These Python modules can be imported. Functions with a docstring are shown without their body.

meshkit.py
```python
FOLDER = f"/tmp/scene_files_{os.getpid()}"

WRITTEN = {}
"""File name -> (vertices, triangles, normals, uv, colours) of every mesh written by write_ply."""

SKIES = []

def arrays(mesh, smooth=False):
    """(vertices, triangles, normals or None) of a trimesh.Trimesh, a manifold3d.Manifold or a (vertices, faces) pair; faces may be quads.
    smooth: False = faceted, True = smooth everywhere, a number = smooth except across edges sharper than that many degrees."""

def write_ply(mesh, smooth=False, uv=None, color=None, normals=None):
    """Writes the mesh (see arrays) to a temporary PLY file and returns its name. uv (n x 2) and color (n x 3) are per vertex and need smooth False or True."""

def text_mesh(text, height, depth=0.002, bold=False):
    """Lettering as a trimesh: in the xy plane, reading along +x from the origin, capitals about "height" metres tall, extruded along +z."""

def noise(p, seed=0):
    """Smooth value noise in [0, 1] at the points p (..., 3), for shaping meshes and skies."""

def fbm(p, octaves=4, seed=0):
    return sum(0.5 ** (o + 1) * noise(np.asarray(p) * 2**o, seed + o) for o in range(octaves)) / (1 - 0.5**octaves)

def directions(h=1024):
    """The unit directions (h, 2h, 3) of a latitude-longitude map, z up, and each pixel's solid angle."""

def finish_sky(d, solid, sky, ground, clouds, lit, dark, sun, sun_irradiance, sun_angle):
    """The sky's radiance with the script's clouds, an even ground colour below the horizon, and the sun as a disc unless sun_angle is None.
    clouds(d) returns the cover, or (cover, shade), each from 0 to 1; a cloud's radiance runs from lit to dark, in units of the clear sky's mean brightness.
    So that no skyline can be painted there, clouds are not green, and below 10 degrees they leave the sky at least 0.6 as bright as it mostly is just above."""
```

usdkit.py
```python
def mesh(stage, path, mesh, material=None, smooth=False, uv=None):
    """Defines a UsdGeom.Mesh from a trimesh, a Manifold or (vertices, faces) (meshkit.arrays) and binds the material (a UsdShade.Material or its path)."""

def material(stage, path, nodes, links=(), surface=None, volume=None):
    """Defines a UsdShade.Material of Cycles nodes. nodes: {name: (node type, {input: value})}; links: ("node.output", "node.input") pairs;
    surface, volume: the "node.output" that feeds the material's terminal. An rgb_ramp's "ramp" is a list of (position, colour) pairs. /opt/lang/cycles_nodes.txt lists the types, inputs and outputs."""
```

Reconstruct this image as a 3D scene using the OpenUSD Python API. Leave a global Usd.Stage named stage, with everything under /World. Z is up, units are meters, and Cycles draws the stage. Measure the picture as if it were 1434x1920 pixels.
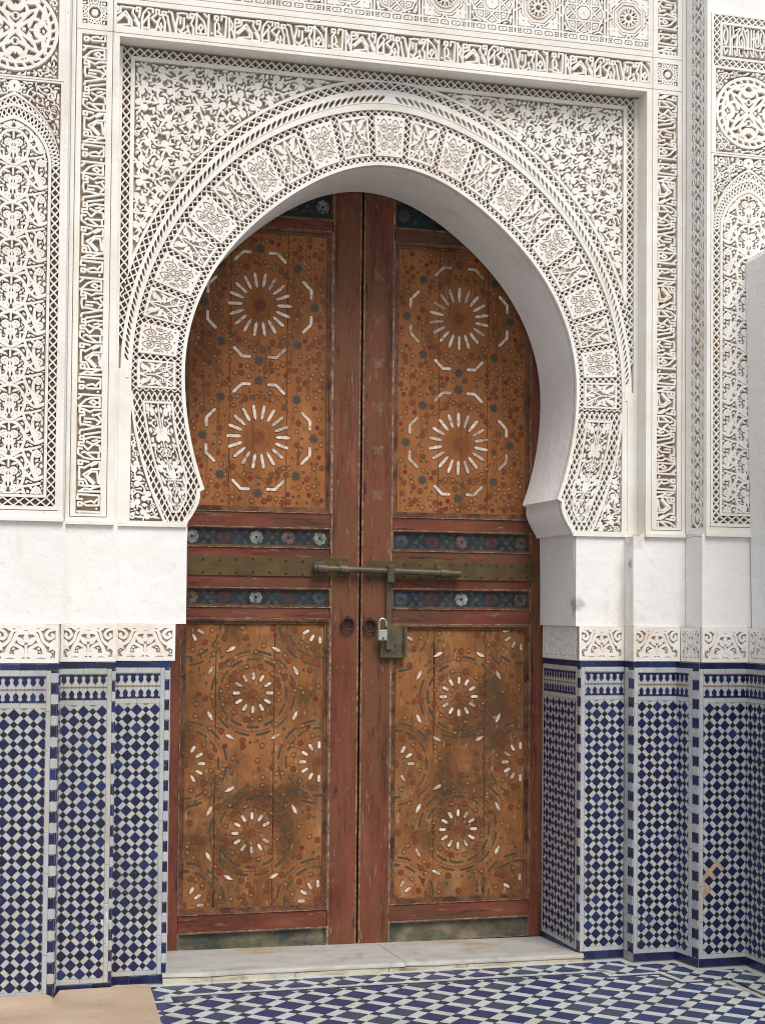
import math, random
import numpy as np, shapely, trimesh, manifold3d as m3, usdkit, meshkit
from shapely import affinity
from shapely.geometry import LineString, Point, Polygon, box
from shapely.ops import unary_union, polygonize
from pxr import Usd, UsdGeom, UsdLux, UsdShade, Gf, Sdf, Vt

stage = Usd.Stage.CreateInMemory()
UsdGeom.SetStageUpAxis(stage, 'Z'); UsdGeom.SetStageMetersPerUnit(stage, 1.0)
UsdGeom.Xform.Define(stage, '/World'); UsdGeom.Scope.Define(stage, '/World/Looks')
# ---------------------------------------------------------------- camera
EYE, YAW, PITCH, ROLL, FOCAL, SHIFT = (-1.9035, -6.8193, 1.6724), .2662, .0306, -.0085, 2885.14, 94.08   # focal and shift in pixels of a 1434 wide picture
_R = np.array([math.cos(YAW), -math.sin(YAW), 0]); _F = np.array([math.sin(YAW) * math.cos(PITCH), math.cos(YAW) * math.cos(PITCH), math.sin(PITCH)]); _U = np.cross(_R, _F)
_R, _U = _R * math.cos(ROLL) - _U * math.sin(ROLL), _R * math.sin(ROLL) + _U * math.cos(ROLL)
cam = UsdGeom.Camera.Define(stage, '/World/camera'); HA = 36.0
cam.AddTransformOp().Set(Gf.Matrix4d(*_R, 0, *_U, 0, *(-_F), 0, *EYE, 1))
cam.CreateHorizontalApertureAttr(HA); cam.CreateVerticalApertureAttr(HA * 1024 / 764); cam.CreateFocalLengthAttr(FOCAL / 1434 * HA)
cam.CreateVerticalApertureOffsetAttr(SHIFT / 1434 * HA); cam.CreateFStopAttr(0.0); cam.CreateClippingRangeAttr(Gf.Vec2f(.05, 2000))
cam.CreateExposureAttr(0.69)
# ---------------------------------------------------------------- sky and sun (bright, veiled daylight from above the courtyard)
SUN = np.array([.10, -.72, 1.10]); SUN /= np.linalg.norm(SUN)
M = {}
def mat(name, nodes, links=(), surface=None, volume=None):
    M[name] = usdkit.material(stage, '/World/Looks/' + name, nodes, links, surface, volume); return M[name]
dome = UsdLux.DomeLight.Define(stage, '/World/sky')
UsdShade.MaterialBindingAPI.Apply(dome.GetPrim()).Bind(mat('sky_light', {'s': ('sky_texture', {'sky_type': 'single_scattering', 'sun_disc': False, 'sun_elevation': float(math.asin(SUN[2])), 'sun_rotation': float(math.atan2(SUN[0], SUN[1])), 'aerosol_density': 3.0, 'air_density': 1.0, 'ozone_density': 1.0}),
    'w': ('rgb_to_bw', {}), 'v': ('mix', {'mix_type': 'mix', 'fac': .55}), 'b': ('background_shader', {'strength': .098})}, [('s.color', 'w.color'), ('s.color', 'v.color1'), ('w.val', 'v.color2'), ('v.color', 'b.color')], surface='b.background'))
sun = UsdLux.DistantLight.Define(stage, '/World/sun')
sun.CreateIntensityAttr(.46); sun.CreateAngleAttr(28.0); sun.CreateColorAttr(Gf.Vec3f(1, .95, .885)); sun.GetPrim().CreateAttribute('inputs:normalize', Sdf.ValueTypeNames.Bool).Set(True)
_z = SUN; _x = np.cross([0, 0, 1], _z); _x /= np.linalg.norm(_x); _y = np.cross(_z, _x)
sun.AddTransformOp().Set(Gf.Matrix4d(*_x, 0, *_y, 0, *_z, 0, 0, 0, 0, 1))
for p, n in ((dome, 'sky'), (sun, 'sun')): p.GetPrim().SetCustomDataByKey('kind', 'structure')
# ---------------------------------------------------------------- materials
def rough_mat(name, stops, scale=(1, 1, 1), nscale=6., detail=6., rough=.6, bump=.0, bscale=60., spec=.3, rough2=None, flakes=None, spots=None, coat=0.):
    """noise-driven colour on object position, fine relief; flakes = (colour, scale, lo, hi, stretch)"""
    N = {'g': ('geometry', {}), 'm': ('mapping', {'scale': scale}), 'n': ('noise_texture', {'scale': nscale, 'detail': detail, 'roughness': .65}), 'r': ('rgb_ramp', {'ramp': stops}),
         'p': ('principled_bsdf', {'roughness': rough, 'specular_ior_level': spec, 'coat_weight': coat, 'coat_roughness': .08})}
    L = [('g.position', 'm.vector'), ('m.vector', 'n.vector'), ('n.fac', 'r.fac')]; col = 'r.color'
    for i, (c, sc, lo, hi, st) in enumerate((flakes or [])):
        N[f'fm{i}'] = ('mapping', {'scale': st, 'location': (3.1 * i, 1.7, .4)}); N[f'fn{i}'] = ('noise_texture', {'scale': sc, 'detail': 7., 'roughness': .7}); N[f'fr{i}'] = ('rgb_ramp', {'ramp': [(lo, (0, 0, 0)), (hi, (1, 1, 1))]})
        N[f'fx{i}'] = ('mix', {'mix_type': 'mix', 'color2': c}); L += [('g.position', f'fm{i}.vector'), (f'fm{i}.vector', f'fn{i}.vector'), (f'fn{i}.fac', f'fr{i}.fac'), (f'fr{i}.color', f'fx{i}.fac'), (col, f'fx{i}.color1')]; col = f'fx{i}.color'
    for i, (c, pos, rad) in enumerate(spots or []):
        N[f'sd{i}'] = ('vector_math', {'math_type': 'distance', 'vector2': pos}); N[f'sn{i}'] = ('noise_texture', {'scale': 28., 'detail': 5.}); N[f'sa{i}'] = ('math', {'math_type': 'multiply_add', 'value2': rad * 1.6, 'value3': -rad * .8}); N[f'sb{i}'] = ('math', {'math_type': 'add'})
        N[f'sc{i}'] = ('map_range', {'from_min': rad * .35, 'from_max': rad, 'to_min': .8, 'to_max': 0., 'clamp': True}); N[f'sx{i}'] = ('mix', {'mix_type': 'mix', 'color2': c})
        L += [('g.position', f'sd{i}.vector1'), ('g.position', f'sn{i}.vector'), (f'sn{i}.fac', f'sa{i}.value1'), (f'sd{i}.value', f'sb{i}.value1'), (f'sa{i}.value', f'sb{i}.value2'), (f'sb{i}.value', f'sc{i}.value'), (f'sc{i}.result', f'sx{i}.fac'), (col, f'sx{i}.color1')]; col = f'sx{i}.color'
    L.append((col, 'p.base_color'))
    if bump:
        N['bn'] = ('noise_texture', {'scale': bscale, 'detail': 5., 'roughness': .6}); N['b'] = ('bump', {'strength': .6, 'distance': bump})
        L += [('m.vector', 'bn.vector'), ('bn.fac', 'b.height'), ('b.normal', 'p.normal')]
    if rough2:
        N['rr'] = ('rgb_ramp', {'ramp': [(.3, (rough,) * 3), (.7, (rough2,) * 3)]}); L += [('n.fac', 'rr.fac'), ('rr.color', 'p.roughness')]
    return mat(name, N, L, 'p.BSDF')
I3 = (1, 1, 1)
rough_mat('plaster', [(.25, (.72, .705, .68)), (.5, (.765, .755, .735)), (.75, (.80, .79, .775))], nscale=2.2, rough=.85, bump=.012, bscale=8., flakes=[((.60, .56, .49), 3.0, .56, .72, (1, 1, .35)), ((.62, .60, .57), 30., .60, .70, I3), ((.42, .39, .35), 70., .665, .70, I3)], spots=[((.30, .29, .27), (1.207, .04, 1.905), .030), ((.36, .33, .30), (.955, .13, 1.70), .055), ((.52, .45, .34), (1.24, .05, 2.02), .06)])
rough_mat('plaster_worn', [(.3, (.66, .62, .53)), (.55, (.76, .74, .69)), (.75, (.79, .78, .75))], nscale=3., rough=.8, bump=.0025, bscale=30., flakes=[((.50, .43, .30), 5., .62, .80, (1, 1, .18)), ((.55, .40, .30), 2.2, .70, .85, I3)])
rough_mat('stucco', [(.3, (.67, .64, .585)), (.48, (.76, .74, .695)), (.68, (.79, .775, .745))], nscale=3.2, rough=.85, bump=.002, bscale=70., flakes=[((.64, .51, .40), 1.7, .53, .74, I3), ((.58, .53, .45), 24., .60, .70, I3)])
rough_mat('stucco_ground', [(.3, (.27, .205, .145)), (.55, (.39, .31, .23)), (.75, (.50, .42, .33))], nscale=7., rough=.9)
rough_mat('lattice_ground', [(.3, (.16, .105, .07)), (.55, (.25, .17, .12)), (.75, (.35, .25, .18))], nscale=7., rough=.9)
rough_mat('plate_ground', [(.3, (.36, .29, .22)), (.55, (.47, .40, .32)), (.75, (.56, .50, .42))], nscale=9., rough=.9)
rough_mat('tan_stucco', [(.3, (.56, .46, .38)), (.6, (.66, .57, .48)), (.8, (.70, .63, .56))], nscale=9., rough=.85)
def glaze(name, a, b, rough=.22):
    rough_mat(name, [(.3, a), (.7, b)], nscale=26., rough=rough, bump=.002, bscale=26., spec=.5, rough2=rough + .16, flakes=[(tuple(.72 * x + .012 for x in a), 4., .52, .74, (1, 1, .4)), ((.30, .27, .23), 90., .655, .69, I3)])
glaze('blue_glaze', (.006, .008, .044), (.010, .014, .070)); glaze('blue_glaze_dark', (.005, .0065, .028), (.007, .009, .043)); glaze('blue_glaze_light', (.009, .019, .082), (.013, .028, .11))
glaze('dark_glaze', (.005, .008, .014), (.010, .013, .024))
glaze('white_glaze', (.38, .395, .39), (.46, .47, .46)); glaze('white_glaze_cool', (.34, .365, .40), (.42, .445, .475)); glaze('white_glaze_warm', (.38, .375, .335), (.45, .44, .40))
glaze('green_white_glaze', (.33, .375, .345), (.42, .45, .415)); glaze('ochre_glaze', (.20, .115, .035), (.28, .17, .06))
rough_mat('mortar', [(.3, (.30, .27, .24)), (.7, (.42, .39, .36))], nscale=30., rough=.9)
rough_mat('bare_mortar', [(.3, (.26, .18, .12)), (.5, (.40, .29, .20)), (.7, (.52, .42, .33))], nscale=34., rough=.9, bump=.004, bscale=60.)
glaze('floor_blue', (.015, .022, .074), (.022, .033, .10), .3); glaze('floor_blue_grey', (.027, .041, .075), (.04, .06, .10), .34); glaze('floor_dark', (.016, .022, .045), (.026, .034, .065), .34)
glaze('floor_white', (.36, .40, .405), (.47, .495, .485), .34); glaze('floor_white_warm', (.38, .385, .345), (.45, .455, .42), .36)
rough_mat('floor_grout', [(.3, (.25, .24, .22)), (.7, (.36, .35, .33))], nscale=20., rough=.9)
rough_mat('marble', [(.25, (.27, .28, .27)), (.5, (.38, .385, .37)), (.75, (.46, .455, .43))], scale=(1, 2.5, 1), nscale=4., detail=9., rough=.45, bump=.002, bscale=12., flakes=[((.34, .235, .115), 2.6, .52, .70, (1, 3, 6)), ((.25, .245, .23), 9., .56, .72, (1, .5, 1))])
rough_mat('marble_edge', [(.25, (.36, .31, .22)), (.5, (.48, .44, .34)), (.75, (.55, .53, .46))], nscale=5., rough=.5, bump=.003, bscale=20., flakes=[((.20, .14, .075), 5., .47, .66, (1, 1, 4))])
V = (1, 1, .07)
rough_mat('red_paint', [(.3, (.05, .019, .010)), (.45, (.138, .039, .024)), (.58, (.185, .056, .035)), (.7, (.20, .083, .047))], scale=(1, 1, .22), nscale=8., detail=10., rough=.6, bump=.003, bscale=40., spec=.18,
          flakes=[((.135, .056, .028), 2.0, .47, .62, (1, 1, .6)), ((.06, .024, .016), 12., .56, .68, (1, 1, .08)), ((.22, .135, .095), 42., .60, .68, (1, 1, .2)), ((.035, .02, .015), 50., .57, .67, (1, 1, .10)), ((.28, .19, .13), 110., .625, .68, (1, 1, .45))])
rough_mat('rail_paint', [(.32, (.055, .019, .012)), (.5, (.135, .037, .022)), (.66, (.185, .060, .035))], scale=(.25, 1, 1), nscale=7., detail=9., rough=.6, bump=.003, bscale=40., spec=.18,
          flakes=[((.095, .052, .03), 4., .46, .66, (.3, 1, 1)), ((.23, .15, .10), 34., .585, .67, (.2, 1, 1)), ((.035, .02, .015), 50., .56, .66, (.1, 1, 1))])
rough_mat('moulding_paint', [(.3, (.07, .026, .014)), (.5, (.125, .052, .026)), (.68, (.20, .10, .052))], nscale=14., detail=9., rough=.5, flakes=[((.04, .018, .011), 9., .5, .62, I3), ((.30, .2, .13), 60., .60, .68, I3)])
rough_mat('edge_wear', [(.35, (.10, .045, .026)), (.5, (.20, .12, .075)), (.62, (.36, .26, .18))], nscale=40., detail=8., rough=.6)
rough_mat('panel_wood', [(.3, (.145, .052, .015)), (.46, (.255, .091, .026)), (.6, (.31, .116, .036)), (.72, (.365, .165, .052))], scale=(1, 1, .3), nscale=5., detail=9., rough=.6, bump=.002, bscale=70., spec=.22, flakes=[((.105, .042, .016), 2.6, .50, .72, (1, 1, .4)), ((.10, .05, .022), 60., .56, .66, (1, 1, .06)), ((.34, .19, .09), 70., .60, .68, (1, 1, .5))])
rough_mat('panel_wood_worn', [(.3, (.115, .050, .017)), (.45, (.228, .091, .031)), (.58, (.285, .119, .044)), (.72, (.34, .17, .067))], scale=(1, 1, .5), nscale=6., detail=9., rough=.7, bump=.003, bscale=70., spec=.18, flakes=[((.095, .044, .02), 3.2, .47, .64, (1, 1, .8)), ((.20, .145, .09), 5., .56, .72, (1, 1, .2)), ((.36, .235, .135), 50., .60, .68, (1, 1, .35)), ((.09, .048, .022), 70., .58, .66, (1, 1, .3))])
rough_mat('dark_gap', [(.3, (.012, .007, .005)), (.7, (.02, .012, .008))], rough=.9)
rough_mat('plinth_paint', [(.3, (.05, .045, .03)), (.5, (.12, .105, .07)), (.66, (.19, .165, .11))], nscale=9., detail=9., rough=.7, flakes=[((.035, .048, .044), 7., .48, .62, (.5, 1, 1)), ((.10, .045, .026), 16., .58, .68, I3)])
rough_mat('teal_paint', [(.3, (.006, .010, .013)), (.55, (.014, .023, .028)), (.7, (.026, .037, .042))], nscale=22., detail=8., rough=.55, flakes=[((.055, .055, .048), 34., .56, .68, (.4, 1, 1)), ((.05, .022, .016), 20., .6, .7, I3)])
rough_mat('olive_paint', [(.3, (.045, .029, .010)), (.5, (.078, .052, .017)), (.7, (.105, .072, .026))], nscale=8., detail=9., rough=.6, flakes=[((.11, .045, .026), 14., .55, .66, (.3, 1, 1)), ((.035, .025, .012), 40., .56, .66, (.2, 1, 1))])
rough_mat('old_bronze', [(.3, (.035, .027, .013)), (.55, (.075, .058, .029)), (.7, (.12, .095, .05))], nscale=18., detail=8., rough=.5, bump=.002, bscale=60., spec=.5)
rough_mat('rusty_iron', [(.3, (.020, .009, .007)), (.6, (.05, .019, .013)), (.8, (.085, .036, .022))], nscale=30., detail=8., rough=.65, bump=.002, bscale=80.)
mat('steel', {'n': ('noise_texture', {'scale': 60.}), 'r': ('rgb_ramp', {'ramp': [(.3, (.34, .35, .32)), (.7, (.50, .51, .47))]}), 'p': ('principled_bsdf', {'metallic': .75, 'roughness': .42})}, [('n.fac', 'r.fac'), ('r.color', 'p.base_color')], 'p.BSDF')
rough_mat('bone', [(.35, (.30, .20, .135)), (.5, (.60, .50, .42)), (.65, (.72, .64, .57))], nscale=45., detail=8., rough=.4, spec=.5)
rough_mat('bone_dull', [(.35, (.22, .135, .085)), (.5, (.42, .32, .25)), (.65, (.54, .45, .38))], nscale=45., detail=8., rough=.5, spec=.4)
def paint(name, c, k=.7): rough_mat(name, [(.3, tuple(x * k for x in c)), (.6, c), (.8, tuple(min(1, x * 1.2 + .02) for x in c))], nscale=30., detail=8., rough=.55)
paint('slate_paint', (.060, .054, .040)); paint('orange_paint', (.165, .048, .017)); paint('crimson_paint', (.15, .022, .014)); paint('cream_paint', (.30, .165, .07)); paint('leaf_paint', (.088, .062, .022)); paint('brown_paint', (.12, .042, .014)); paint('line_paint', (.33, .17, .07))
[rough_mat(n_, [(.36, (.02, .028, .032)), (.5, tuple(.6 * x for x in c_)), (.62, c_)], nscale=34., detail=8., rough=.6) for n_, c_ in (('flower_white', (.27, .27, .245)), ('flower_pink', (.16, .085, .08)), ('flower_red', (.085, .028, .028)), ('flower_blue', (.06, .07, .085)), ('flower_gold', (.14, .10, .055)))]
rough_mat('rug_cloth', [(.3, (.30, .23, .165)), (.5, (.37, .285, .21)), (.75, (.43, .34, .255))], scale=(.6, 1.6, 1), nscale=3., rough=.95, bump=.004, bscale=120., spec=.1, flakes=[((.31, .225, .155), 2., .52, .8, (.4, 1, 1)), ((.46, .37, .28), 160., .55, .65, I3)])
# ---------------------------------------------------------------- prims
USED = {}
def numbered(path):
    k = USED.get(path, -1) + 1; USED[path] = k
    return path if k == 0 else f'{path}_{k:03d}'
def say(prim, label=None, cat=None, group=None, kind=None):
    for k, v in (('label', label), ('category', cat), ('group', group), ('kind', kind)):
        if v: prim.SetCustomDataByKey(k, v)
    return prim
def thing(name, label, cat, group=None, loc=None, kind=None):
    x = UsdGeom.Xform.Define(stage, numbered('/World/' + name))
    if loc is not None: x.AddTranslateOp().Set(Gf.Vec3d(*loc))
    return say(x.GetPrim(), label, cat, group, kind)
def obj(name, mesh, material, parent=None, label=None, kind=None, smooth=False, cat=None, group=None):
    base = str(parent.GetPath()) if parent is not None else '/World'
    m = usdkit.mesh(stage, numbered(base + '/' + name), mesh, M[material], smooth)
    return say(m.GetPrim(), label, cat, group, kind)
class Frame:
    """a vertical face: u runs along it, z up, h out of it"""
    def __init__(s, P, Q):
        s.P = np.array(P, float); d = np.array(Q, float) - s.P; s.L = float(np.hypot(*d)); s.u = d / s.L; s.n = np.array([s.u[1], -s.u[0]])
    def __call__(s, v):
        v = np.asarray(v, float); xy = s.P + v[:, :1] * s.u + v[:, 2:3] * s.n
        return np.c_[xy, v[:, 1]]
FRONT = Frame((0, 0), (1, 0))        # u = X, h = -y
def ext(g, h0, h1, fr=FRONT):
    """flat shape -> solid between the heights h0 < h1 over the face"""
    V, Fc, n = [], [], 0
    for p in polys(g):
        cs = m3.CrossSection([np.array(p.exterior.coords)[:-1]] + [np.array(r.coords)[:-1] for r in p.interiors], m3.FillRule.EvenOdd)
        me = cs.extrude(h1 - h0).to_mesh(); v = me.vert_properties[:, :3] + [0, 0, h0]
        V.append(fr(v)); Fc.append(me.tri_verts + n); n += len(v)
    if not V: return np.zeros((0, 3)), np.zeros((0, 3), int)
    return np.vstack(V), np.vstack(Fc)
def extv(g, h0, h1, amp=.004, fr=FRONT, seed=1):
    """like ext, but every separate leaf of the carving stands at its own height"""
    r = np.random.default_rng(seed); out = []
    for p in polys(g):
        t = h1 - amp * r.random(); q = p.buffer(-.0012, quad_segs=1)
        out.append(ext(p, h0, t - .0032, fr))
        if not q.is_empty: out.append(ext(q.simplify(.0005), t - .0034, t, fr))
    return join(*out)
def join(*ms):
    V, Fc, n = [], [], 0
    for v, f in ms: V.append(np.asarray(v)); Fc.append(np.asarray(f) + n); n += len(v)
    return np.vstack(V), np.vstack(Fc)
def tm(m): return np.array(m.vertices), np.array(m.faces)
def bx(x0, x1, y0, y1, z0, z1, bev=0.):
    if not bev: return tm(trimesh.creation.box(bounds=[[x0, y0, z0], [x1, y1, z1]]))
    c = [[x, y, z] for x in (x0 + bev, x1 - bev) for y in (y0 + bev, y1 - bev) for z in (z0 + bev, z1 - bev)]
    P = [np.array(q) + d for q in c for d in (np.array([[bev, 0, 0], [-bev, 0, 0], [0, bev, 0], [0, -bev, 0], [0, 0, bev], [0, 0, -bev]]))]
    return tm(trimesh.convex.convex_hull(np.array(P)))
def tube(pts, r, sides=10, caps=True):
    p = np.asarray(pts, float); t = np.gradient(p, axis=0); t /= np.linalg.norm(t, axis=1, keepdims=True)
    a = np.cross(t, np.where(np.abs(t[:, 1:2]) < .9, [0, 1., 0], [1., 0, 0])); a /= np.linalg.norm(a, axis=1, keepdims=True); b = np.cross(t, a); q = np.arange(sides) * 2 * np.pi / sides
    r = np.broadcast_to(r, (len(p),)); v = (p[:, None] + r[:, None, None] * (np.cos(q)[None, :, None] * a[:, None] + np.sin(q)[None, :, None] * b[:, None])).reshape(-1, 3)
    f = []
    for i in range(len(p) - 1):
        for j in range(sides):
            k = (j + 1) % sides; f += [[i * sides + j, i * sides + k, (i + 1) * sides + k], [i * sides + j, (i + 1) * sides + k, (i + 1) * sides + j]]
    n = len(v); v = np.vstack([v, p[0], p[-1]])
    for j in range(sides):
        k = (j + 1) % sides; f += [[n, k, j], [n + 1, (len(p) - 1) * sides + j, (len(p) - 1) * sides + k]]
    return v, np.array(f)
# ---------------------------------------------------------------- flat ornament (shapely, metres)
def SL(pts, w, cap=1):
    return LineString(pts).buffer(w / 2, quad_segs=2, cap_style=cap)
def curve(pts, n=6):
    """Catmull-Rom through the points"""
    p = np.asarray(pts, float)
    closed = np.allclose(p[0], p[-1])
    if closed: q = np.vstack([p[-2], p, p[1]])
    else: q = np.vstack([2 * p[0] - p[1], p, 2 * p[-1] - p[-2]])
    t = np.linspace(0, 1, n, endpoint=False)[:, None]; out = []
    for i in range(1, len(q) - 2):
        a, b, c, d = q[i - 1:i + 3]
        out.append(.5 * (2 * b + (c - a) * t + (2 * a - 5 * b + 4 * c - d) * t ** 2 + (3 * b - a - 3 * c + d) * t ** 3))
    return np.vstack(out + [p[-1:]])
def CS(pts, w, n=5): return SL(curve(pts, n), w)
def disc(x, y, r, q=4): return Point(x, y).buffer(r, quad_segs=q)
def ring(x, y, r, w, q=5): return disc(x, y, r + w / 2, q).difference(disc(x, y, r - w / 2, q))
def leaf(x, y, ang, L, W, bend=0., n=7, base=0.):
    t = np.linspace(0, 1, n); h = W / 2 * np.maximum(np.sin(np.pi * t ** .8) ** .9, base * (1 - t))
    a = ang + bend * (t - .5); cx = np.concatenate([[0], np.cumsum(np.cos(a[1:]) * L / (n - 1))]); cy = np.concatenate([[0], np.cumsum(np.sin(a[1:]) * L / (n - 1))])
    nx, ny = -np.sin(a), np.cos(a)
    p = np.vstack([np.c_[cx + nx * h, cy + ny * h], np.c_[cx - nx * h, cy - ny * h][::-1]]) + [x, y]
    return Polygon(p).buffer(0)
def volute(x, y, r, a0, turns=1.3, sgn=1, w=.01):
    t = np.linspace(0, 1, int(12 * turns) + 4); rr = r * (1 - .72 * t); a = a0 + sgn * t * turns * 2 * np.pi
    return unary_union([SL(np.c_[x + rr * np.cos(a), y + rr * np.sin(a)], w), disc(x + rr[-1] * np.cos(a[-1]), y + rr[-1] * np.sin(a[-1]), w * .75, 3)])
def button(x, y, r, a=0., hole=.22):
    g = disc(x, y, r, 5)
    return g.difference(unary_union([disc(x + r * .48 * math.cos(a + k * math.pi / 2), y + r * .48 * math.sin(a + k * math.pi / 2), r * hole, 2) for k in range(4)]))
def star(x, y, r, n, inner=.5, a0=0.):
    a = a0 + np.arange(2 * n) * np.pi / n; rr = np.where(np.arange(2 * n) % 2 == 0, r, r * inner)
    return Polygon(np.c_[x + rr * np.cos(a), y + rr * np.sin(a)])
def MIR(g, x=0.): return affinity.scale(g, -1, 1, origin=(x, 0))
def both(g, x=0.): return unary_union([g, MIR(g, x)])
def warp(g, f, seg=None):
    if seg: g = shapely.segmentize(g, seg)
    return shapely.transform(g, f).buffer(0)
def polys(g):
    if g.is_empty: return []
    return [p for p in (g.geoms if hasattr(g, 'geoms') else [g]) if p.geom_type == 'Polygon' and p.area > 4e-6]
def lattice(f, n, w, rows=1, sub=3, margin=0.):
    """two crossing families of thin bars over the strip f(s, t), 0 <= s, t <= 1"""
    out = []
    for i in range(-rows, n + 1):
        for a, b in ((0, 1), (1, 0)):
            s = np.linspace(i / n, (i + rows) / n, sub * rows + 1); t = np.linspace(a, b, sub * rows + 1)
            m = (s > -1e-9) & (s < 1 + 1e-9)
            if m.sum() > 1: out.append(SL(f(np.c_[s, t][m]), w, 2))
    return unary_union(out)
def strip(x0, z0, x1, z1, horizontal=True):
    if horizontal: return lambda q: np.c_[x0 + (x1 - x0) * q[:, 0], z0 + (z1 - z0) * q[:, 1]]
    return lambda q: np.c_[x0 + (x1 - x0) * q[:, 1], z0 + (z1 - z0) * q[:, 0]]
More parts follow.
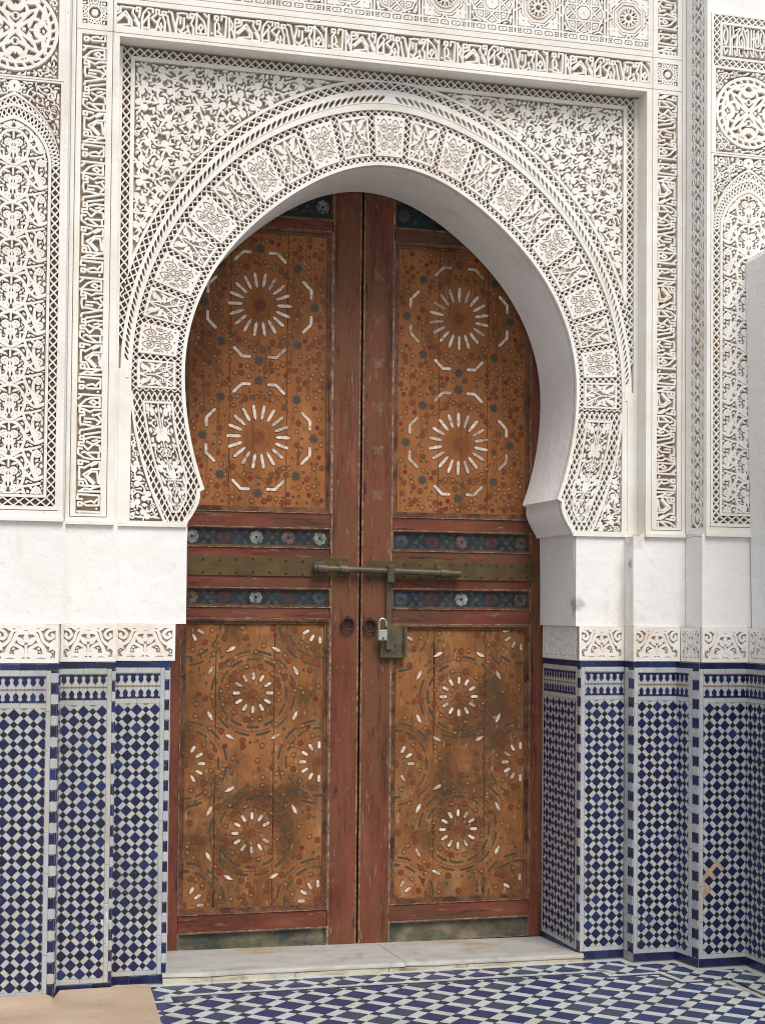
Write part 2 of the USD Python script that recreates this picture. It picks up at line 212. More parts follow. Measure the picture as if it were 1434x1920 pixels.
def fill(region, seed, big=1., wv=.0095):
    """free scrolling vine work that fills a region"""
    rg = np.random.default_rng(seed); x0, y0, x1, y1 = region.bounds
    N = int(14000 * max((x1 - x0) * (y1 - y0), .03)) + 500
    p = np.c_[rg.uniform(x0, x1, N), rg.uniform(y0, y1, N)]; p = p[shapely.contains_xy(region, p[:, 0], p[:, 1])]
    db = shapely.distance(region.boundary, shapely.points(p)); C = []
    for r in (.046 * big, .035 * big, .026, .018, .0125):
        for q, d in zip(p, db):
            if d < r * .8 - .004: continue
            if len(C):
                c = np.array(C)
                if (np.hypot(c[:, 0] - q[0], c[:, 1] - q[1]) < c[:, 2] + r + .005).any(): continue
            C.append((q[0], q[1], r))
    C = np.array(C); G = []
    from scipy.spatial import Delaunay
    if len(C) > 4:
        E = set()
        for s in Delaunay(C[:, :2]).simplices:
            for i, j in ((0, 1), (1, 2), (0, 2)): E.add(tuple(sorted((s[i], s[j]))))
        for i, j in sorted(E):
            v = C[j, :2] - C[i, :2]; L = np.hypot(*v); gap = L - C[i, 2] - C[j, 2]
            if gap < .03 and rg.random() < .72:
                v /= L; nrm = np.array([-v[1], v[0]]) * rg.choice([-1, 1]) * .35
                a = C[i, :2] + v * C[i, 2] * .75 + nrm * C[i, 2] * .5; b = C[j, :2] - v * C[j, 2] * .75 + nrm * C[j, 2] * .5
                G.append(CS([a, (a + b) / 2 + nrm * .012, b], wv * .85, 4))
    slit = lambda L: L.difference(affinity.scale(L, .62, .36, origin='centroid')) if False else L
    for k, (x, y, r) in enumerate(C):
        a = rg.uniform(0, 2 * np.pi); s = rg.choice([-1, 1]); P = lambda q, e: (x + e * r * math.cos(a + q), y + e * r * math.sin(a + q))
        if r > .03 * big ** .5 and r > .026:
            G += [volute(*P(0, .47), r * .47, a + math.pi, 1.3, s, wv), volute(*P(math.pi, .47), r * .47, a, 1.3, s, wv)]
            for b in (-.55, .55): G += [leaf(*P(1.57, .35), a + 1.57 + b, r * .9, r * .30, b), leaf(*P(-1.57, .35), a - 1.57 + b, r * .9, r * .30, b)]
        elif r > .022:
            t = rg.random()
            if t < .55: G += [volute(x, y, r * .86, a, 1.3, s, wv), leaf(*P(0, .8), a + s * 1.0, r * 1.1, r * .42, .8 * s), leaf(*P(2.6, .8), a + 2.6, r * .8, r * .36, .7)]
            elif t < .75: G += [button(x, y, r * .52, a), CS([P(.6, .95), P(1.6, .9), P(2.8, .95)], wv * .8), CS([P(3.7, .95), P(4.7, .9), P(5.9, .95)], wv * .8)]
            else: G += [leaf(*P(0, -.1 if False else .1), a + q, r * 1.05, r * .34, .5 * s) for q in (-.75, 0, .75)] + [CS([P(math.pi, 1.0), P(math.pi - .9, .8), P(math.pi, .1)], wv * .8)]
        elif r > .015:
            t = rg.random()
            if t < .25: G.append(button(x, y, r * .72, a))
            elif t < .6: G += [volute(x, y, r * .8, a, 1.05, s, wv * .85)]
            else: G += [leaf(*P(math.pi, 1.0), a + b, r * 2, r * .62, b * 1.3) for b in (-.38, .38)]
        else: G.append(leaf(*P(math.pi, 1.1), a, r * 2.3, r * .85, 1.1 * s))
    u = unary_union(G).buffer(.0006).intersection(region)
    return u.buffer(-.0006).simplify(.0006)
# ---- inscription unit traced from the frieze; (crop px) -> metres, u to the right, v up from the strip's bottom
KUF = [[(20,62),(14,275),(112,283),(106,200),(85,140),(22,72)],[(62,178),(84,212),(60,246),(36,222),(62,178)],[(96,66),(122,96)],[(140,78),(134,298)],
 [(200,88),(235,92),(233,128),(200,125),(200,88)],[(233,128),(203,170),(206,298),(308,310),(318,98),(268,88),(268,132)],[(236,170),(250,225),(230,255),(264,284)],
 [(346,108),(349,320)],[(346,110),(378,170),(374,212),(349,242)],[(408,118),(448,122),(446,160),(408,158),(408,118)],[(405,160),(402,332)],[(372,228),(398,300)],
 [(404,208),(470,182),(472,124),(598,138),(588,186),(650,292),(654,352),(580,342),(577,262),(520,172),(424,262)],[(438,274),(512,208),(554,258),(554,312),(440,316)],[(408,336),(450,331),(556,346)],
 [(626,132),(664,136),(661,172),(626,168),(626,132)],[(661,172),(652,232)],[(612,262),(640,318)],
 [(786,182),(790,146),(736,138),(694,192),(681,262),(685,362)],[(692,292),(758,204),(746,182)],[(700,344),(750,348),(746,244)],
 [(760,368),(822,362),(836,302),(776,240),(822,202),(816,152),(850,157),(848,205),(884,212)],[(882,172),(918,176),(915,210),(882,206),(882,172)],
 [(858,240),(830,302),(870,372)],[(886,222),(910,292),(905,378)],[(868,300),(878,342)],[(945,172),(976,184),(986,242),(1000,302),(1022,392)],[(932,222),(946,302),(962,378)],
 [(1036,216),(1036,240),(1018,322),(1014,388)],[(1032,192),(1076,186),(1130,196),(1128,236),(1164,240)],[(1160,192),(1196,196),(1192,232),(1158,228),(1160,192)],
 [(1064,232),(1060,292)],[(1096,240),(1096,342),(1062,388)],[(1040,362),(1086,406),(1132,380)],[(1194,232),(1166,300),(1190,342),(1190,412)],[(1130,332),(1152,398)],
 [(1216,196),(1216,205)]]
KDOT = [(172, 272), (1136, 322), (58, 262)]
KS = .000427; KPER = 1205 * KS
def kufic_unit(w=.0098):
    f = lambda p: np.array([((x) * KS, .1016 - (y - .105 * x - 50) * KS) for x, y in p])
    g = [SL(f(s), w, 3) for s in KUF] + [star(*f([d])[0], .007, 4, .7) for d in KDOT]
    return unary_union(g)
def kufic(length, seed=0., per=KPER):
    U = affinity.scale(kufic_unit(), per / KPER, 1, origin=(0, 0)); n = int(length / per) + 2
    return unary_union([affinity.translate(U, (i - seed) * per, 0) for i in range(-1, n + 1)]).intersection(box(0, -.003, length, .106))
# ---- cursive letters (upright) for the small panel
CUR = [[(530,352),(580,400),(600,480),(592,640),(532,672)],[(548,420),(520,560),(572,690)],[(650,370),(655,862)],[(702,352),(722,520),(662,620)],[(690,560),(690,862)],[(740,560),(800,500),(772,700)],[(800,480),(790,832)],[(770,430),(860,402),(802,480)],
 [(830,560),(890,470),(902,382)],[(890,480),(930,600),(942,760)],[(830,560),(842,700),(900,704),(880,600)],[(912,382),(980,560),(992,762)],[(960,460),(1010,432),(1020,762)],[(1075,430),(1075,742)],[(1076,560),(1112,600),(1150,562)],[(1130,432),(1120,862)],[(1190,480),(1190,560),(1160,620),(1182,722),(1234,702)],
 [(510,720),(900,735),(1236,782)],[(522,742),(560,850),(602,772)],[(640,800),(642,862)],[(740,782),(762,862),(802,862)],[(830,772),(850,872),(902,882)],[(930,802),(982,890)],[(1010,802),(1002,892)],[(1060,802),(1092,882),(1132,892)],[(1160,822),(1202,892)],[(1220,440),(1222,690)]]
def cursive(length, h):
    k = h / 545; f = lambda P: [((x - 505) * k * .95, h - (y - .083 * (x - 505) - 345) * k) for x, y in P]
    U = unary_union([CS(f(P), .0068, 4) for P in CUR]); per = 735 * k * .95
    return unary_union([affinity.translate(U, i * per, 0) for i in range(int(length / per) + 1)]).intersection(box(0, 0, length, h))
# ---- voussoir plates in [-1,1]^2 (y outwards)
def vou_a():
    g = [SL([(0, .98), (-.5, -.05), (-.95, -.3)], .13), SL([(0, .55), (0, .05), (-.4, -.62), (0, -1)], .13), leaf(-.12, .3, 2.45, .95, .3, -.3), leaf(-.2, .12, 2.9, .75, .26, .3), leaf(-.28, .72, 2.7, .6, .22, -.6), leaf(-.5, .0, 3.5, .5, .2, .4),
         button(-.48, -.36, .2, .8), SL([(-.95, -.62), (-.4, -.62), (-.78, -1)], .12), leaf(-.08, -.35, -1.57, .5, .2), leaf(-.95, -.95, .9, .6, .16, .3), SL([(-.98, .98), (-.55, .62)], .12), leaf(-.95, .55, -1.2, .7, .2, -.4)]
    g = unary_union(g); return both(g).union(SL([(0, .98), (0, .6)], .1)).intersection(box(-1, -1, 1, 1))
def vou_b():
    eng = []
    def drop(x, y, r, up=1):
        t = np.linspace(0, 2 * np.pi, 17); k = 1 + .45 * np.maximum(np.sin(t) * up, 0) ** 4
        P = np.c_[x + r * np.cos(t), y + r * np.sin(t) * k]
        eng.append(SL(P, .085)); eng.extend(disc(x + r * .42 * math.cos(a), y + r * .42 * math.sin(a), .065, 2) for a in np.arange(5) * 1.2566)
    for x, y in ((0, .02), (-.45, .52), (.45, .52), (-.45, -.5), (.45, -.5)): drop(x, y, .29)
    for x in (-.95, .95): drop(x, .0, .22, -1)
    for x, y in ((0, .62), (0, -.62), (-.9, .9), (.9, .9), (-.9, -.9), (.9, -.9), (0, .95), (0, -.95), (-.48, 0), (.48, 0)): eng.append(star(x, y, .13, 4, .45))
    for s in (-1, 1): eng.append(CS([(s * .95, .6), (s * .2, .35), (s * .2, -.3), (s * .95, -.6)], .06))
    return box(-1, -1, 1, 1).difference(unary_union(eng))
# ---- tall palmette of the haunch, in [-1,1] x [-1,1]
def haunch():
    g = [leaf(0, .45, 1.57, .4, .3).difference(disc(0, .66, .1, 3)), CS([(0, .3), (-.35, .5), (-.7, .42), (-.72, .62), (-.45, .66), (-.35, .55)], .1), CS([(0, .3), (-.25, .62), (-.1, .9), (0, .98)], .1), leaf(-.5, .75, 2.3, .5, .2, -.4), SL([(-.95, .98), (-.3, .8)], .08),
         CS([(0, .18), (-.45, .28), (-.82, .2), (-.75, .02), (-.45, .06), (-.4, .18)], .1), CS([(0, .12), (-.3, -.02), (-.75, -.1), (-.98, -.02)], .09), leaf(-.15, .25, 2.75, .7, .16, .3),
         CS([(0, .02), (-.35, -.14), (-.2, -.34), (0, -.46)], .1), ring(0, -.2, .12, .07), CS([(-.3, -.12), (-.7, -.22), (-.9, -.36), (-.65, -.46), (-.5, -.34)], .1), button(-.52, -.27, .12),
         CS([(0, -.46), (-.4, -.44), (-.8, -.62), (-.95, -.5)], .1), leaf(0, -.5, 3.6, .75, .18, .4), leaf(0, -.55, 4.1, .6, .17, -.3), CS([(0, -.5), (-.25, -.72), (-.1, -.9), (-.5, -.98)], .1), volute(-.45, -.8, .2, 0, 1.2, 1, .09), leaf(-.95, -.95, .7, .5, .14), leaf(-.98, .3, -1.0, .4, .14, .4), leaf(-.95, -.2, 1.2, .35, .12)]
    return both(unary_union(g)).union(SL([(0, .98), (0, .8)], .08)).union(SL([(0, .45), (0, -1)], .09)).intersection(box(-1, -1, 1, 1)).buffer(-.013)
# ---- repeating unit of the tall side panels: axis at x=0, unit height .155, half width hw
def side_unit(hw):
    s = .155 / 510; f = lambda P: [((x - 215) * s, (905 - y) * s) for x, y in P]
    B = lambda x, y, r=54: button((x - 215) * s, (905 - y) * s, r * s, .3, .17)
    k = hw / ((760 - 215) * s)
    fx = lambda P: [(((x - 215) * k if x > 400 else (x - 215)) * s, (905 - y) * s) for x, y in P]
    g = [CS(f([(215, 398), (330, 440), (402, 540), (425, 650), (390, 770), (330, 840), (215, 905)]), .0105), B(285, 580), B(290, 822),
         SL(f([(262, 600), (255, 690), (275, 790)]), .0085), SL(f([(215, 560), (215, 800)]), .0055), SL(f([(180, 640), (255, 730)]), .006), SL(f([(215, 520), (215, 398)]), .006), leaf(.012, (905 - 500) * s, .35, .034, .009, -.6), leaf((300 - 215) * s, (905 - 655) * s, -1.9, .022, .008, .5), CS(f([(290, 870), (340, 800), (345, 720)]), .006),
         leaf((330 - 215) * s, (905 - 690) * s, .1, .028, .009, .5), leaf((215 - 215) * s, (905 - 765) * s, 1.57, .022, .010),
         CS(fx([(402, 540), (480, 600), (560, 680), (640, 700), (760, 655)]), .0095), CS(fx([(390, 770), (470, 900), (540, 1000), (600, 1130), (640, 1180), (760, 1165)]), .0095),
         CS(fx([(425, 650), (520, 640), (600, 560), (660, 480)]), .008), CS(fx([(330, 840), (430, 800), (560, 780), (700, 745)]), .008), CS(fx([(300, 905), (400, 870), (480, 960), (470, 1060)]), .008),
         CS(fx([(640, 800), (590, 860), (575, 960), (600, 1060), (650, 1150)]), .0105)]
    bx = lambda x, y: button((x - 215) * k * s, (905 - y) * s, 52 * s, .3, .17)
    g += [bx(655, 850), bx(660, 1095), leaf((520 - 215) * k * s, (905 - 760) * s, -.9, .034, .009, .5), leaf((470 - 215) * k * s, (905 - 560) * s, .9, .03, .009, .5), leaf((715 - 215) * k * s, (905 - 960) * s, 1.5, .03, .007)]
    return both(unary_union(g))
def side_field(hw, z0, z1):
    U = side_unit(hw); n = int((z1 - z0) / .155) + 3
    return unary_union([affinity.translate(U, 0, z0 + i * .155 - .05) for i in range(-1, n)])
# ---- round medallion, radius 1
def medallion():
    g = [ring(0, 0, .8, .09, 8), ring(0, 0, .97, .09, 8)] + [SL([(.82 * math.cos(a), .82 * math.sin(a)), (.96 * math.cos(a + .07), .96 * math.sin(a + .07))], .07) for a in np.arange(28) * 2 * np.pi / 28]
    for q in range(4):
        a = q * math.pi / 2
        h = [CS([(0, .06), (.14, .2), (.27, .42), (.2, .62), (0, .8)], .085), leaf(.0, .42, .9, .4, .16, .5), leaf(.02, .3, .35, .42, .12, .4), leaf(.2, .62, .2, .42, .14, -.5), CS([(.27, .42), (.5, .5), (.56, .56)], .08)]
        if q % 2: h += [disc(0, .2, .05, 2), SL([(0, .35), (0, .55)], .07)]
        else: h += [star(0, .52, .1, 4, .6), ring(0, .3, .08, .05, 3)]
        g.append(affinity.rotate(both(unary_union(h)), a, origin=(0, 0), use_radians=True))
    return unary_union(g)
# ---- scroll band over the tiles: unit width 1 (x 0..1), height h in units of width
def scroll_unit():
    q = lambda P: [((x - 820) / 1000, (700 - y) / 1000) for x, y in P]; g = []
    g.append(CS(q([(400, 650), (470, 640), (520, 520), (600, 400), (660, 260), (740, 235), (820, 235)]), .075)); g.append(CS(q([(300, 560), (400, 480), (520, 390), (570, 250), (620, 195), (820, 160)]), .06))
    g.append(CS(q([(500, 640), (530, 520), (600, 460), (700, 500), (760, 560), (740, 650), (660, 650), (640, 590)]), .06)); g.append(disc(-.12, .11, .05, 3)); g.append(CS(q([(420, 690), (560, 670), (700, 690), (820, 640)]), .07))
    g.append(leaf(-.03, .22, 2.3, .24, .11, .4)); g.append(leaf(0, .26, 1.57, .24, .09)); g.append(CS(q([(320, 170), (420, 200), (470, 280), (420, 350), (350, 320), (360, 270)]), .06)); g.append(leaf(-.5, .34, -1.2, .24, .12, .5)); g.append(leaf(-.44, .2, .6, .2, .07)); g.append(leaf(-.36, .56, -.4, .2, .07, -.4))
    return both(unary_union(g)).union(SL(q([(820, 480), (820, 700)]), .05))
# ---- star-and-octagon strapwork unit, octagon at 0, star at +p/2
def girih(p):
    g, tan = [], []
    R8 = lambda x, r, a=math.pi / 8: [(x + r * math.cos(a + k * math.pi / 4), r * math.sin(a + k * math.pi / 4)) for k in range(9)]
    g += [LineString(R8(0, .098)).buffer(.006, join_style=2), LineString(R8(0, .083)).buffer(.0035, join_style=2)]
    disk = disc(0, 0, .052, 6); net = [ring(0, 0, .05, .006, 6), ring(0, 0, .02, .008, 4)]
    net += [SL([(.018 * math.cos(a), .018 * math.sin(a)), (.05 * math.cos(a + d), .05 * math.sin(a + d))], .0045) for a in np.arange(12) * math.pi / 6 for d in (.45, -.45)]
    g.append(Polygon(R8(0, .083)).difference(disk)); g.append(unary_union(net))
    c = p / 2
    for k in range(8):
        a = k * math.pi / 4; e = lambda r, d: (c + r * math.cos(a + d), r * math.sin(a + d))
        g += [SL([e(.03, .0), e(.045, .3), e(.085, .12), e(.1, .39)], .005, 2), SL([e(.03, .0), e(.045, -.3), e(.085, -.12), e(.1, -.39)], .005, 2), ring(*e(.068, 0), .012, .006, 2), SL([e(.1, .39), e(.13, .2), e(.13, -.2), e(.1, -.39)], .005, 2)]
    g.append(star(c, 0, .024, 8, .6))
    for s in (-1, 1):
        for y in (-.115, .115):
            g += [SL([(s * .1, y * .9), (c + s * .0, y * 1.06)], .004, 2)]
    for x in (.105, p - .105): g += [SL([(x, -.2), (x, .2)], .0055, 2), SL([(x + .012, -.2), (x + .012, .2)], .004, 2), leaf(x + .006, -.07, 1.57, .05, .014), leaf(x + .006, .03, 1.57, .05, .014)]
    return unary_union(g)
def gapfill(g, region, seed, dmin=.0088, keep=.0052, ppc=.0045):
    """leaves in the widest openings of a carving"""
    rg = np.random.default_rng(seed); x0, y0, x1, y1 = region.bounds
    X, Y = np.meshgrid(np.arange(x0, x1, ppc), np.arange(y0, y1, ppc)); p = np.c_[X.ravel(), Y.ravel()]
    shapely.prepare(region); shapely.prepare(g)
    p = p[shapely.contains_xy(region, p[:, 0], p[:, 1])]; p = p[~shapely.contains_xy(g, p[:, 0], p[:, 1])]
    if not len(p): return g
    edge = unary_union([g.boundary, region.boundary]); shapely.prepare(edge)
    d = shapely.distance(edge, shapely.points(p)); k = d > dmin; p, d = p[k], d[k]
    o = np.argsort(-d); p, d = p[o], d[o]; live = np.ones(len(p), bool); out = []
    for i in range(len(p)):
        if not live[i]: continue
        r = min(d[i], .03); best = (-1, 0)
        for a in np.arange(6) * np.pi / 6 + .2:
            v = np.array([np.cos(a), np.sin(a)]) * r * 1.25
            m = shapely.distance(edge, shapely.points([p[i] + v, p[i] - v])).min()
            if m > best[0]: best = (m, a)
        a = best[1] + (np.pi if rg.random() < .5 else 0); L = min(r + min(best[0], r) * 1.3, .05) * 1.45
        W = 2 * (r - keep)
        c = p[i]; bend = rg.uniform(-.7, .7)
        if r > .0135: out += [leaf(*(c - np.array([np.cos(a), np.sin(a)]) * L * .55), a + b, L, W * .42, b * 1.5) for b in (-.5, .5)]
        else: out.append(leaf(*(c - np.array([np.cos(a), np.sin(a)]) * L * .5), a, L, W, bend))
        live &= np.hypot(*(p - c).T) > r * 1.25
    return unary_union([g] + out).intersection(region)
# ================================================================ measures (metres; x right, y into the wall, z up)
Y1, Y2, Y3 = .10, .0, -.18           # front of the arch field, of the inscription frame, of the side walls
REL = .024                            # depth of the carving
YD = .59                              # door face
GAP = .5e-3
def arch_r(h, rise, m):
    """distance of the arch edge from its centre at the angle m above the springing (radians)"""
    m = np.asarray(m, float)
    if h < 1.0: return (h - .013) + (rise - h + .013) * np.sin(m) ** 9 + .013 * np.cos(m) ** 4
    e = (rise * rise - h * h) / (2 * h); R = h + e; f = lambda q: -e * np.cos(q) + np.sqrt((e * np.cos(q)) ** 2 - (e * e - R * R))
    m0 = math.radians(82); s_ = (f(m0) - f(m0 - .001)) / .001; d = np.maximum(m - m0, 0); w = math.pi / 2 - m0
    return np.where(m > m0, f(m0) + s_ * (d - d * d / (2 * w)), f(np.minimum(m, m0)))
def arch_at(h, zt, phi, zs=2.74):
    """point where the ray at angle phi from (0, zs) meets the arch (phi from 0 to pi)"""
    phi = np.asarray(phi, float); r = arch_r(h, zt - zs, np.clip(np.where(phi > math.pi / 2, math.pi - phi, phi), 0, math.pi / 2)); x = r * np.cos(phi)
    return np.c_[np.where(np.abs(x) < 1e-9, 0., x), zs + r * np.sin(phi)]
def arc_pts(h, zt, zs=2.74, n=64):
    """right half of the arch from the springing up to the crown"""
    if zs == 2.74: o = arch_at(h, zt, np.linspace(0, math.pi / 2, n), zs); o[-1, 0] = 0.; return o
    r2 = zt - zs; e = (r2 * r2 - h * h) / (2 * h); R = h + e; a = np.linspace(0, math.atan2(r2, e), n)
    o = np.c_[-e + R * np.cos(a), zs + R * np.sin(a)]; o[-1, 0] = 0.; return o
def lancet_at(h, zt, phi, zs):
    phi = np.asarray(phi, float); m = np.where(phi > math.pi / 2, math.pi - phi, phi); r2 = zt - zs; e = (r2 * r2 - h * h) / (2 * h); R = h + e
    k = -e * np.cos(m) + np.sqrt(np.maximum((e * np.cos(m)) ** 2 - (e * e - R * R), 0)); return np.c_[k * np.cos(phi), zs + k * np.sin(phi)]
INNER, BAND, SM1, ROPE, FIL, LAT, RAIL = (.95, 3.76), (1.187, 4.028), (1.202, 4.062), (1.226, 4.104), (1.238, 4.128), (1.272, 4.166), (1.286, 4.180)
def low_in(z): return -.57 + np.sqrt(1.52 ** 2 - (np.asarray(z) - 2.74) ** 2)       # the haunch curving back in
def low_out(z): return 1.187 - .33 * np.maximum(2.74 - np.asarray(z), 0) ** 2 * 1.05
def arch_poly(spec):
    a = arc_pts(*spec); return Polygon(np.vstack([[[a[0, 0], 1.9]], a, (a * [-1, 1])[::-1][1:], [[-a[0, 0], 1.9]]])).buffer(0)
zl = np.linspace(2.74, 2.210, 14)
CORB_R = np.array([(.876, 2.197), (.874, 2.172), (.880, 2.145), (.893, 2.115), (.910, 2.085), (.926, 2.062), (.932, 2.044)])
def open_half(sx, lowpts):
    up = arc_pts(*INNER)[::-1]; lo = np.c_[low_in(zl[1:]), zl[1:]]
    return np.vstack([up, lo, CORB_R, lowpts]) * [sx, 1]
LOW_R = [(.950, 2.040), (.958, 1.602), (.972, 1.598), (.974, 1.432), (.978, -.05)]
LOW_L = [(.924, 2.040), (.940, 1.602), (.980, 1.598), (.985, 1.432), (1.008, -.05)]
OPENING = Polygon(np.vstack([open_half(1, LOW_R), open_half(-1, LOW_L)[::-1]])).buffer(0)
OPEN_UP = OPENING.intersection(box(-2, 2.042, 2, 6))
ZB, ZTOP = 2.046, 5.2
# ================================================================ ground
def slab(poly, z0, z1):
    me = trimesh.creation.extrude_polygon(poly, z1 - z0, engine='manifold') if False else None
    cs = m3.CrossSection([np.array(poly.exterior.coords)[:-1]] + [np.array(r.coords)[:-1] for r in poly.interiors], m3.FillRule.EvenOdd).extrude(z1 - z0).to_mesh()
    return cs.vert_properties[:, :3] + [0, 0, z0], cs.tri_verts
obj('ground', slab(box(-40, -60, 40, 40), -.3, -.012), 'floor_grout', kind='structure')
# ================================================================ portal
portal = thing('carved_portal', 'white carved stucco horseshoe arch portal with inscription frame around the double door', 'portal')
side_l = thing('carved_wall', 'carved stucco wall left of the portal with a tall lace-like arch panel above plain plaster', 'wall', loc=None)
side_r = thing('carved_wall', 'carved stucco wall right of the portal with a small script panel at its top', 'wall')
# body of the wall with the opening: the smooth soffit and the jambs
WALL = box(-1.60, -.02, 1.60, ZTOP)
obj('arch_soffit', ext(WALL.difference(OPENING).intersection(box(-1.6, 1.43, 1.6, ZTOP)), -YD + .006, -Y1 - .031), 'plaster', portal, smooth=25)
low_r = box(.90, -.02, 1.6, 1.43).difference(OPENING); low_l = box(-1.6, -.02, -.90, 1.43).difference(OPENING)
# --- arch field, front at Y1
FIELD = box(-1.27, ZB, 1.27, 4.205).difference(OPEN_UP)
H1 = -Y1; G1 = H1 - REL
front1 = lambda g, m, name, lab=None, h=H1, k=None, mm=0: obj(name, ext(g, G1 - .004 + mm, h), m, portal, lab, k)
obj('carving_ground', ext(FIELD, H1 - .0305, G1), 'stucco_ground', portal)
# inner rim along the opening
rim = OPEN_UP.buffer(.016, join_style=2).difference(OPEN_UP).intersection(box(-1.3, ZB, 1.3, 5))
obj('arch_rim', ext(rim, H1 - .0308, H1 + .002), 'stucco', portal)
def halfring(s0, s1): return arch_poly(s1).difference(arch_poly(s0))
cut_up = lambda g, z=2.74: g.intersection(box(-1.27, z, 1.27, 4.205))
IN2 = (.966, 3.776)
# polar map of the voussoir band
def band(spec_in, spec_out, phi0, phi1):
    def f(q):
        phi = phi0 + (phi1 - phi0) * q[:, 0]; a = arch_at(*spec_in, phi); b = arch_at(*spec_out, phi)
        return a + (b - a) * q[:, 1:2]
    return f
NV = 11; DPHI = math.radians(8.28)
def vbox(i, wd=.415, t0=.115, t1=.895):
    """map of the square [-1,1]^2 to the i-th plate (0 = crown, to the right for i > 0)"""
    pc = math.pi / 2 - i * DPHI
    def f(q):
        t = t0 + (t1 - t0) * (q[:, 1] + 1) / 2; phi = np.clip(pc - q[:, 0] * DPHI * wd, -.2, math.pi + .2)
        return band_pt(phi, t)
    return f
def edge_pt(phi, spec, low):
    """arch edge, continued below the springing by the haunch curve"""
    phi = np.asarray(phi, float); side = np.where(phi > math.pi / 2, -1., 1.); m = np.where(phi > math.pi / 2, math.pi - phi, phi)
    up = arch_at(*spec, np.maximum(m, 0)); z = 2.74 + np.minimum(m, 0) * 1.05; lo = np.c_[low(z), z]
    out = np.where((m < 0)[:, None], lo, up); out[:, 0] = np.abs(out[:, 0]) * side
    return out
def band_pt(phi, t):
    a = edge_pt(phi, IN2, lambda z: low_in(z) + .016); b = edge_pt(phi, BAND, low_out); t = np.asarray(t)[:, None]
    return a + (b - a) * t
plates, VA, VB = [], vou_a(), vou_b()
for i in range(-NV, NV + 1):
    f = vbox(i); sq = box(-1.0, -1.0, 1.0, 1.0); outer = warp(sq, f, .15); hole = warp(box(-.84, -.86, .84, .86), f, .15); plates.append(outer)
    isb = i % 2 == 0
    if isb: inn = warp(affinity.scale(VB, .86, .88, origin=(0, 0)), f); me = ext(unary_union([outer.difference(hole), inn]), G1 - .002, H1 + .001)
    else: inn = warp(affinity.scale(VA, .86, .88, origin=(0, 0)), f); me = extv(unary_union([outer.difference(hole), inn]), G1 - .002, H1 + .001, .001)
    obj('voussoir_panel', me, 'stucco', portal)
    obj('voussoir_ground', ext(hole.buffer(.002), G1 - .0015, H1 - (.007 if isb else .012)), 'tan_stucco' if isb else 'plate_ground', portal)
PL = unary_union(plates)
phiA, phiB = math.pi / 2 + (NV + .5) * DPHI, math.pi / 2 - (NV + .5) * DPHI
nl = 2 * (NV * 2 + 1) * 2 - 2
fb = lambda q: band_pt(phiA + (phiB - phiA) * q[:, 0], q[:, 1])
BANDP = Polygon(np.vstack([fb(np.c_[np.linspace(0, 1, 160), np.zeros(160)]), fb(np.c_[np.linspace(1, 0, 160), np.ones(160)])])).buffer(0)
bandlat = lattice(fb, 122, .0046, 7, 2).intersection(BANDP).difference(PL.buffer(.001))
obj('arch_lattice', ext(bandlat, G1 - .002, H1 - .002), 'stucco', portal)
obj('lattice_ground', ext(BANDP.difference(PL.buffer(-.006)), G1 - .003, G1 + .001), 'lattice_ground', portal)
# --- mouldings round the arch
g = halfring(BAND, SM1); g = cut_up(g); obj('arch_fillet', ext(g, G1 - .002, H1 + .004), 'plaster_worn', portal)
ropeR = cut_up(halfring(SM1, ROPE), 2.70); nR = 66; holes = []
for k in range(nR):
    for s in (-1, 1):
        ph = math.pi / 2 + s * (math.radians(1.2) + (math.pi / 2 - math.radians(3)) * (k + .5) / nR)
        dph = (math.pi / 2 - math.radians(5)) / nR
        tt = np.linspace(0, 2 * np.pi, 12, endpoint=False); t = .5 + .42 * np.cos(tt); w_ = .37 * np.sin(tt) * (1 - .35 * np.cos(tt) * -1)
        ang = ph - s * dph * (w_ + (t - .5) * 1.15); A, B = arch_at(*SM1, ang), arch_at(*ROPE, ang); holes.append(Polygon(A + (B - A) * t[:, None]).buffer(0))
obj('rope_moulding', ext(ropeR.difference(unary_union(holes)), G1 - .002, H1 + .006), 'stucco', portal)
g = cut_up(halfring(ROPE, FIL), 2.6); obj('arch_fillet', ext(g, G1 - .002, H1 + .004), 'stucco', portal)
fl = lambda q: (lambda A, B: A + (B - A) * q[:, 1:2])(arch_at(*FIL, math.pi * (.965 - .93 * q[:, 0])), arch_at(*LAT, math.pi * (.965 - .93 * q[:, 0])))
INB = box(-1.246, 2.06, 1.246, 4.195)
LATR = halfring(FIL, LAT).intersection(box(-1.246, 2.85, 1.246, 4.195))
obj('arch_border_lattice', ext(lattice(fl, 96, .0055).intersection(LATR), G1 - .002, H1 - .001), 'stucco', portal)
obj('lattice_ground', ext(LATR, G1 - .003, G1 + .001), 'lattice_ground', portal)
RAILR = halfring(LAT, RAIL).intersection(box(-1.21, 2.9, 1.21, 4.16))
obj('arch_rail', ext(RAILR, G1 - .002, H1 + .001), 'stucco', portal)
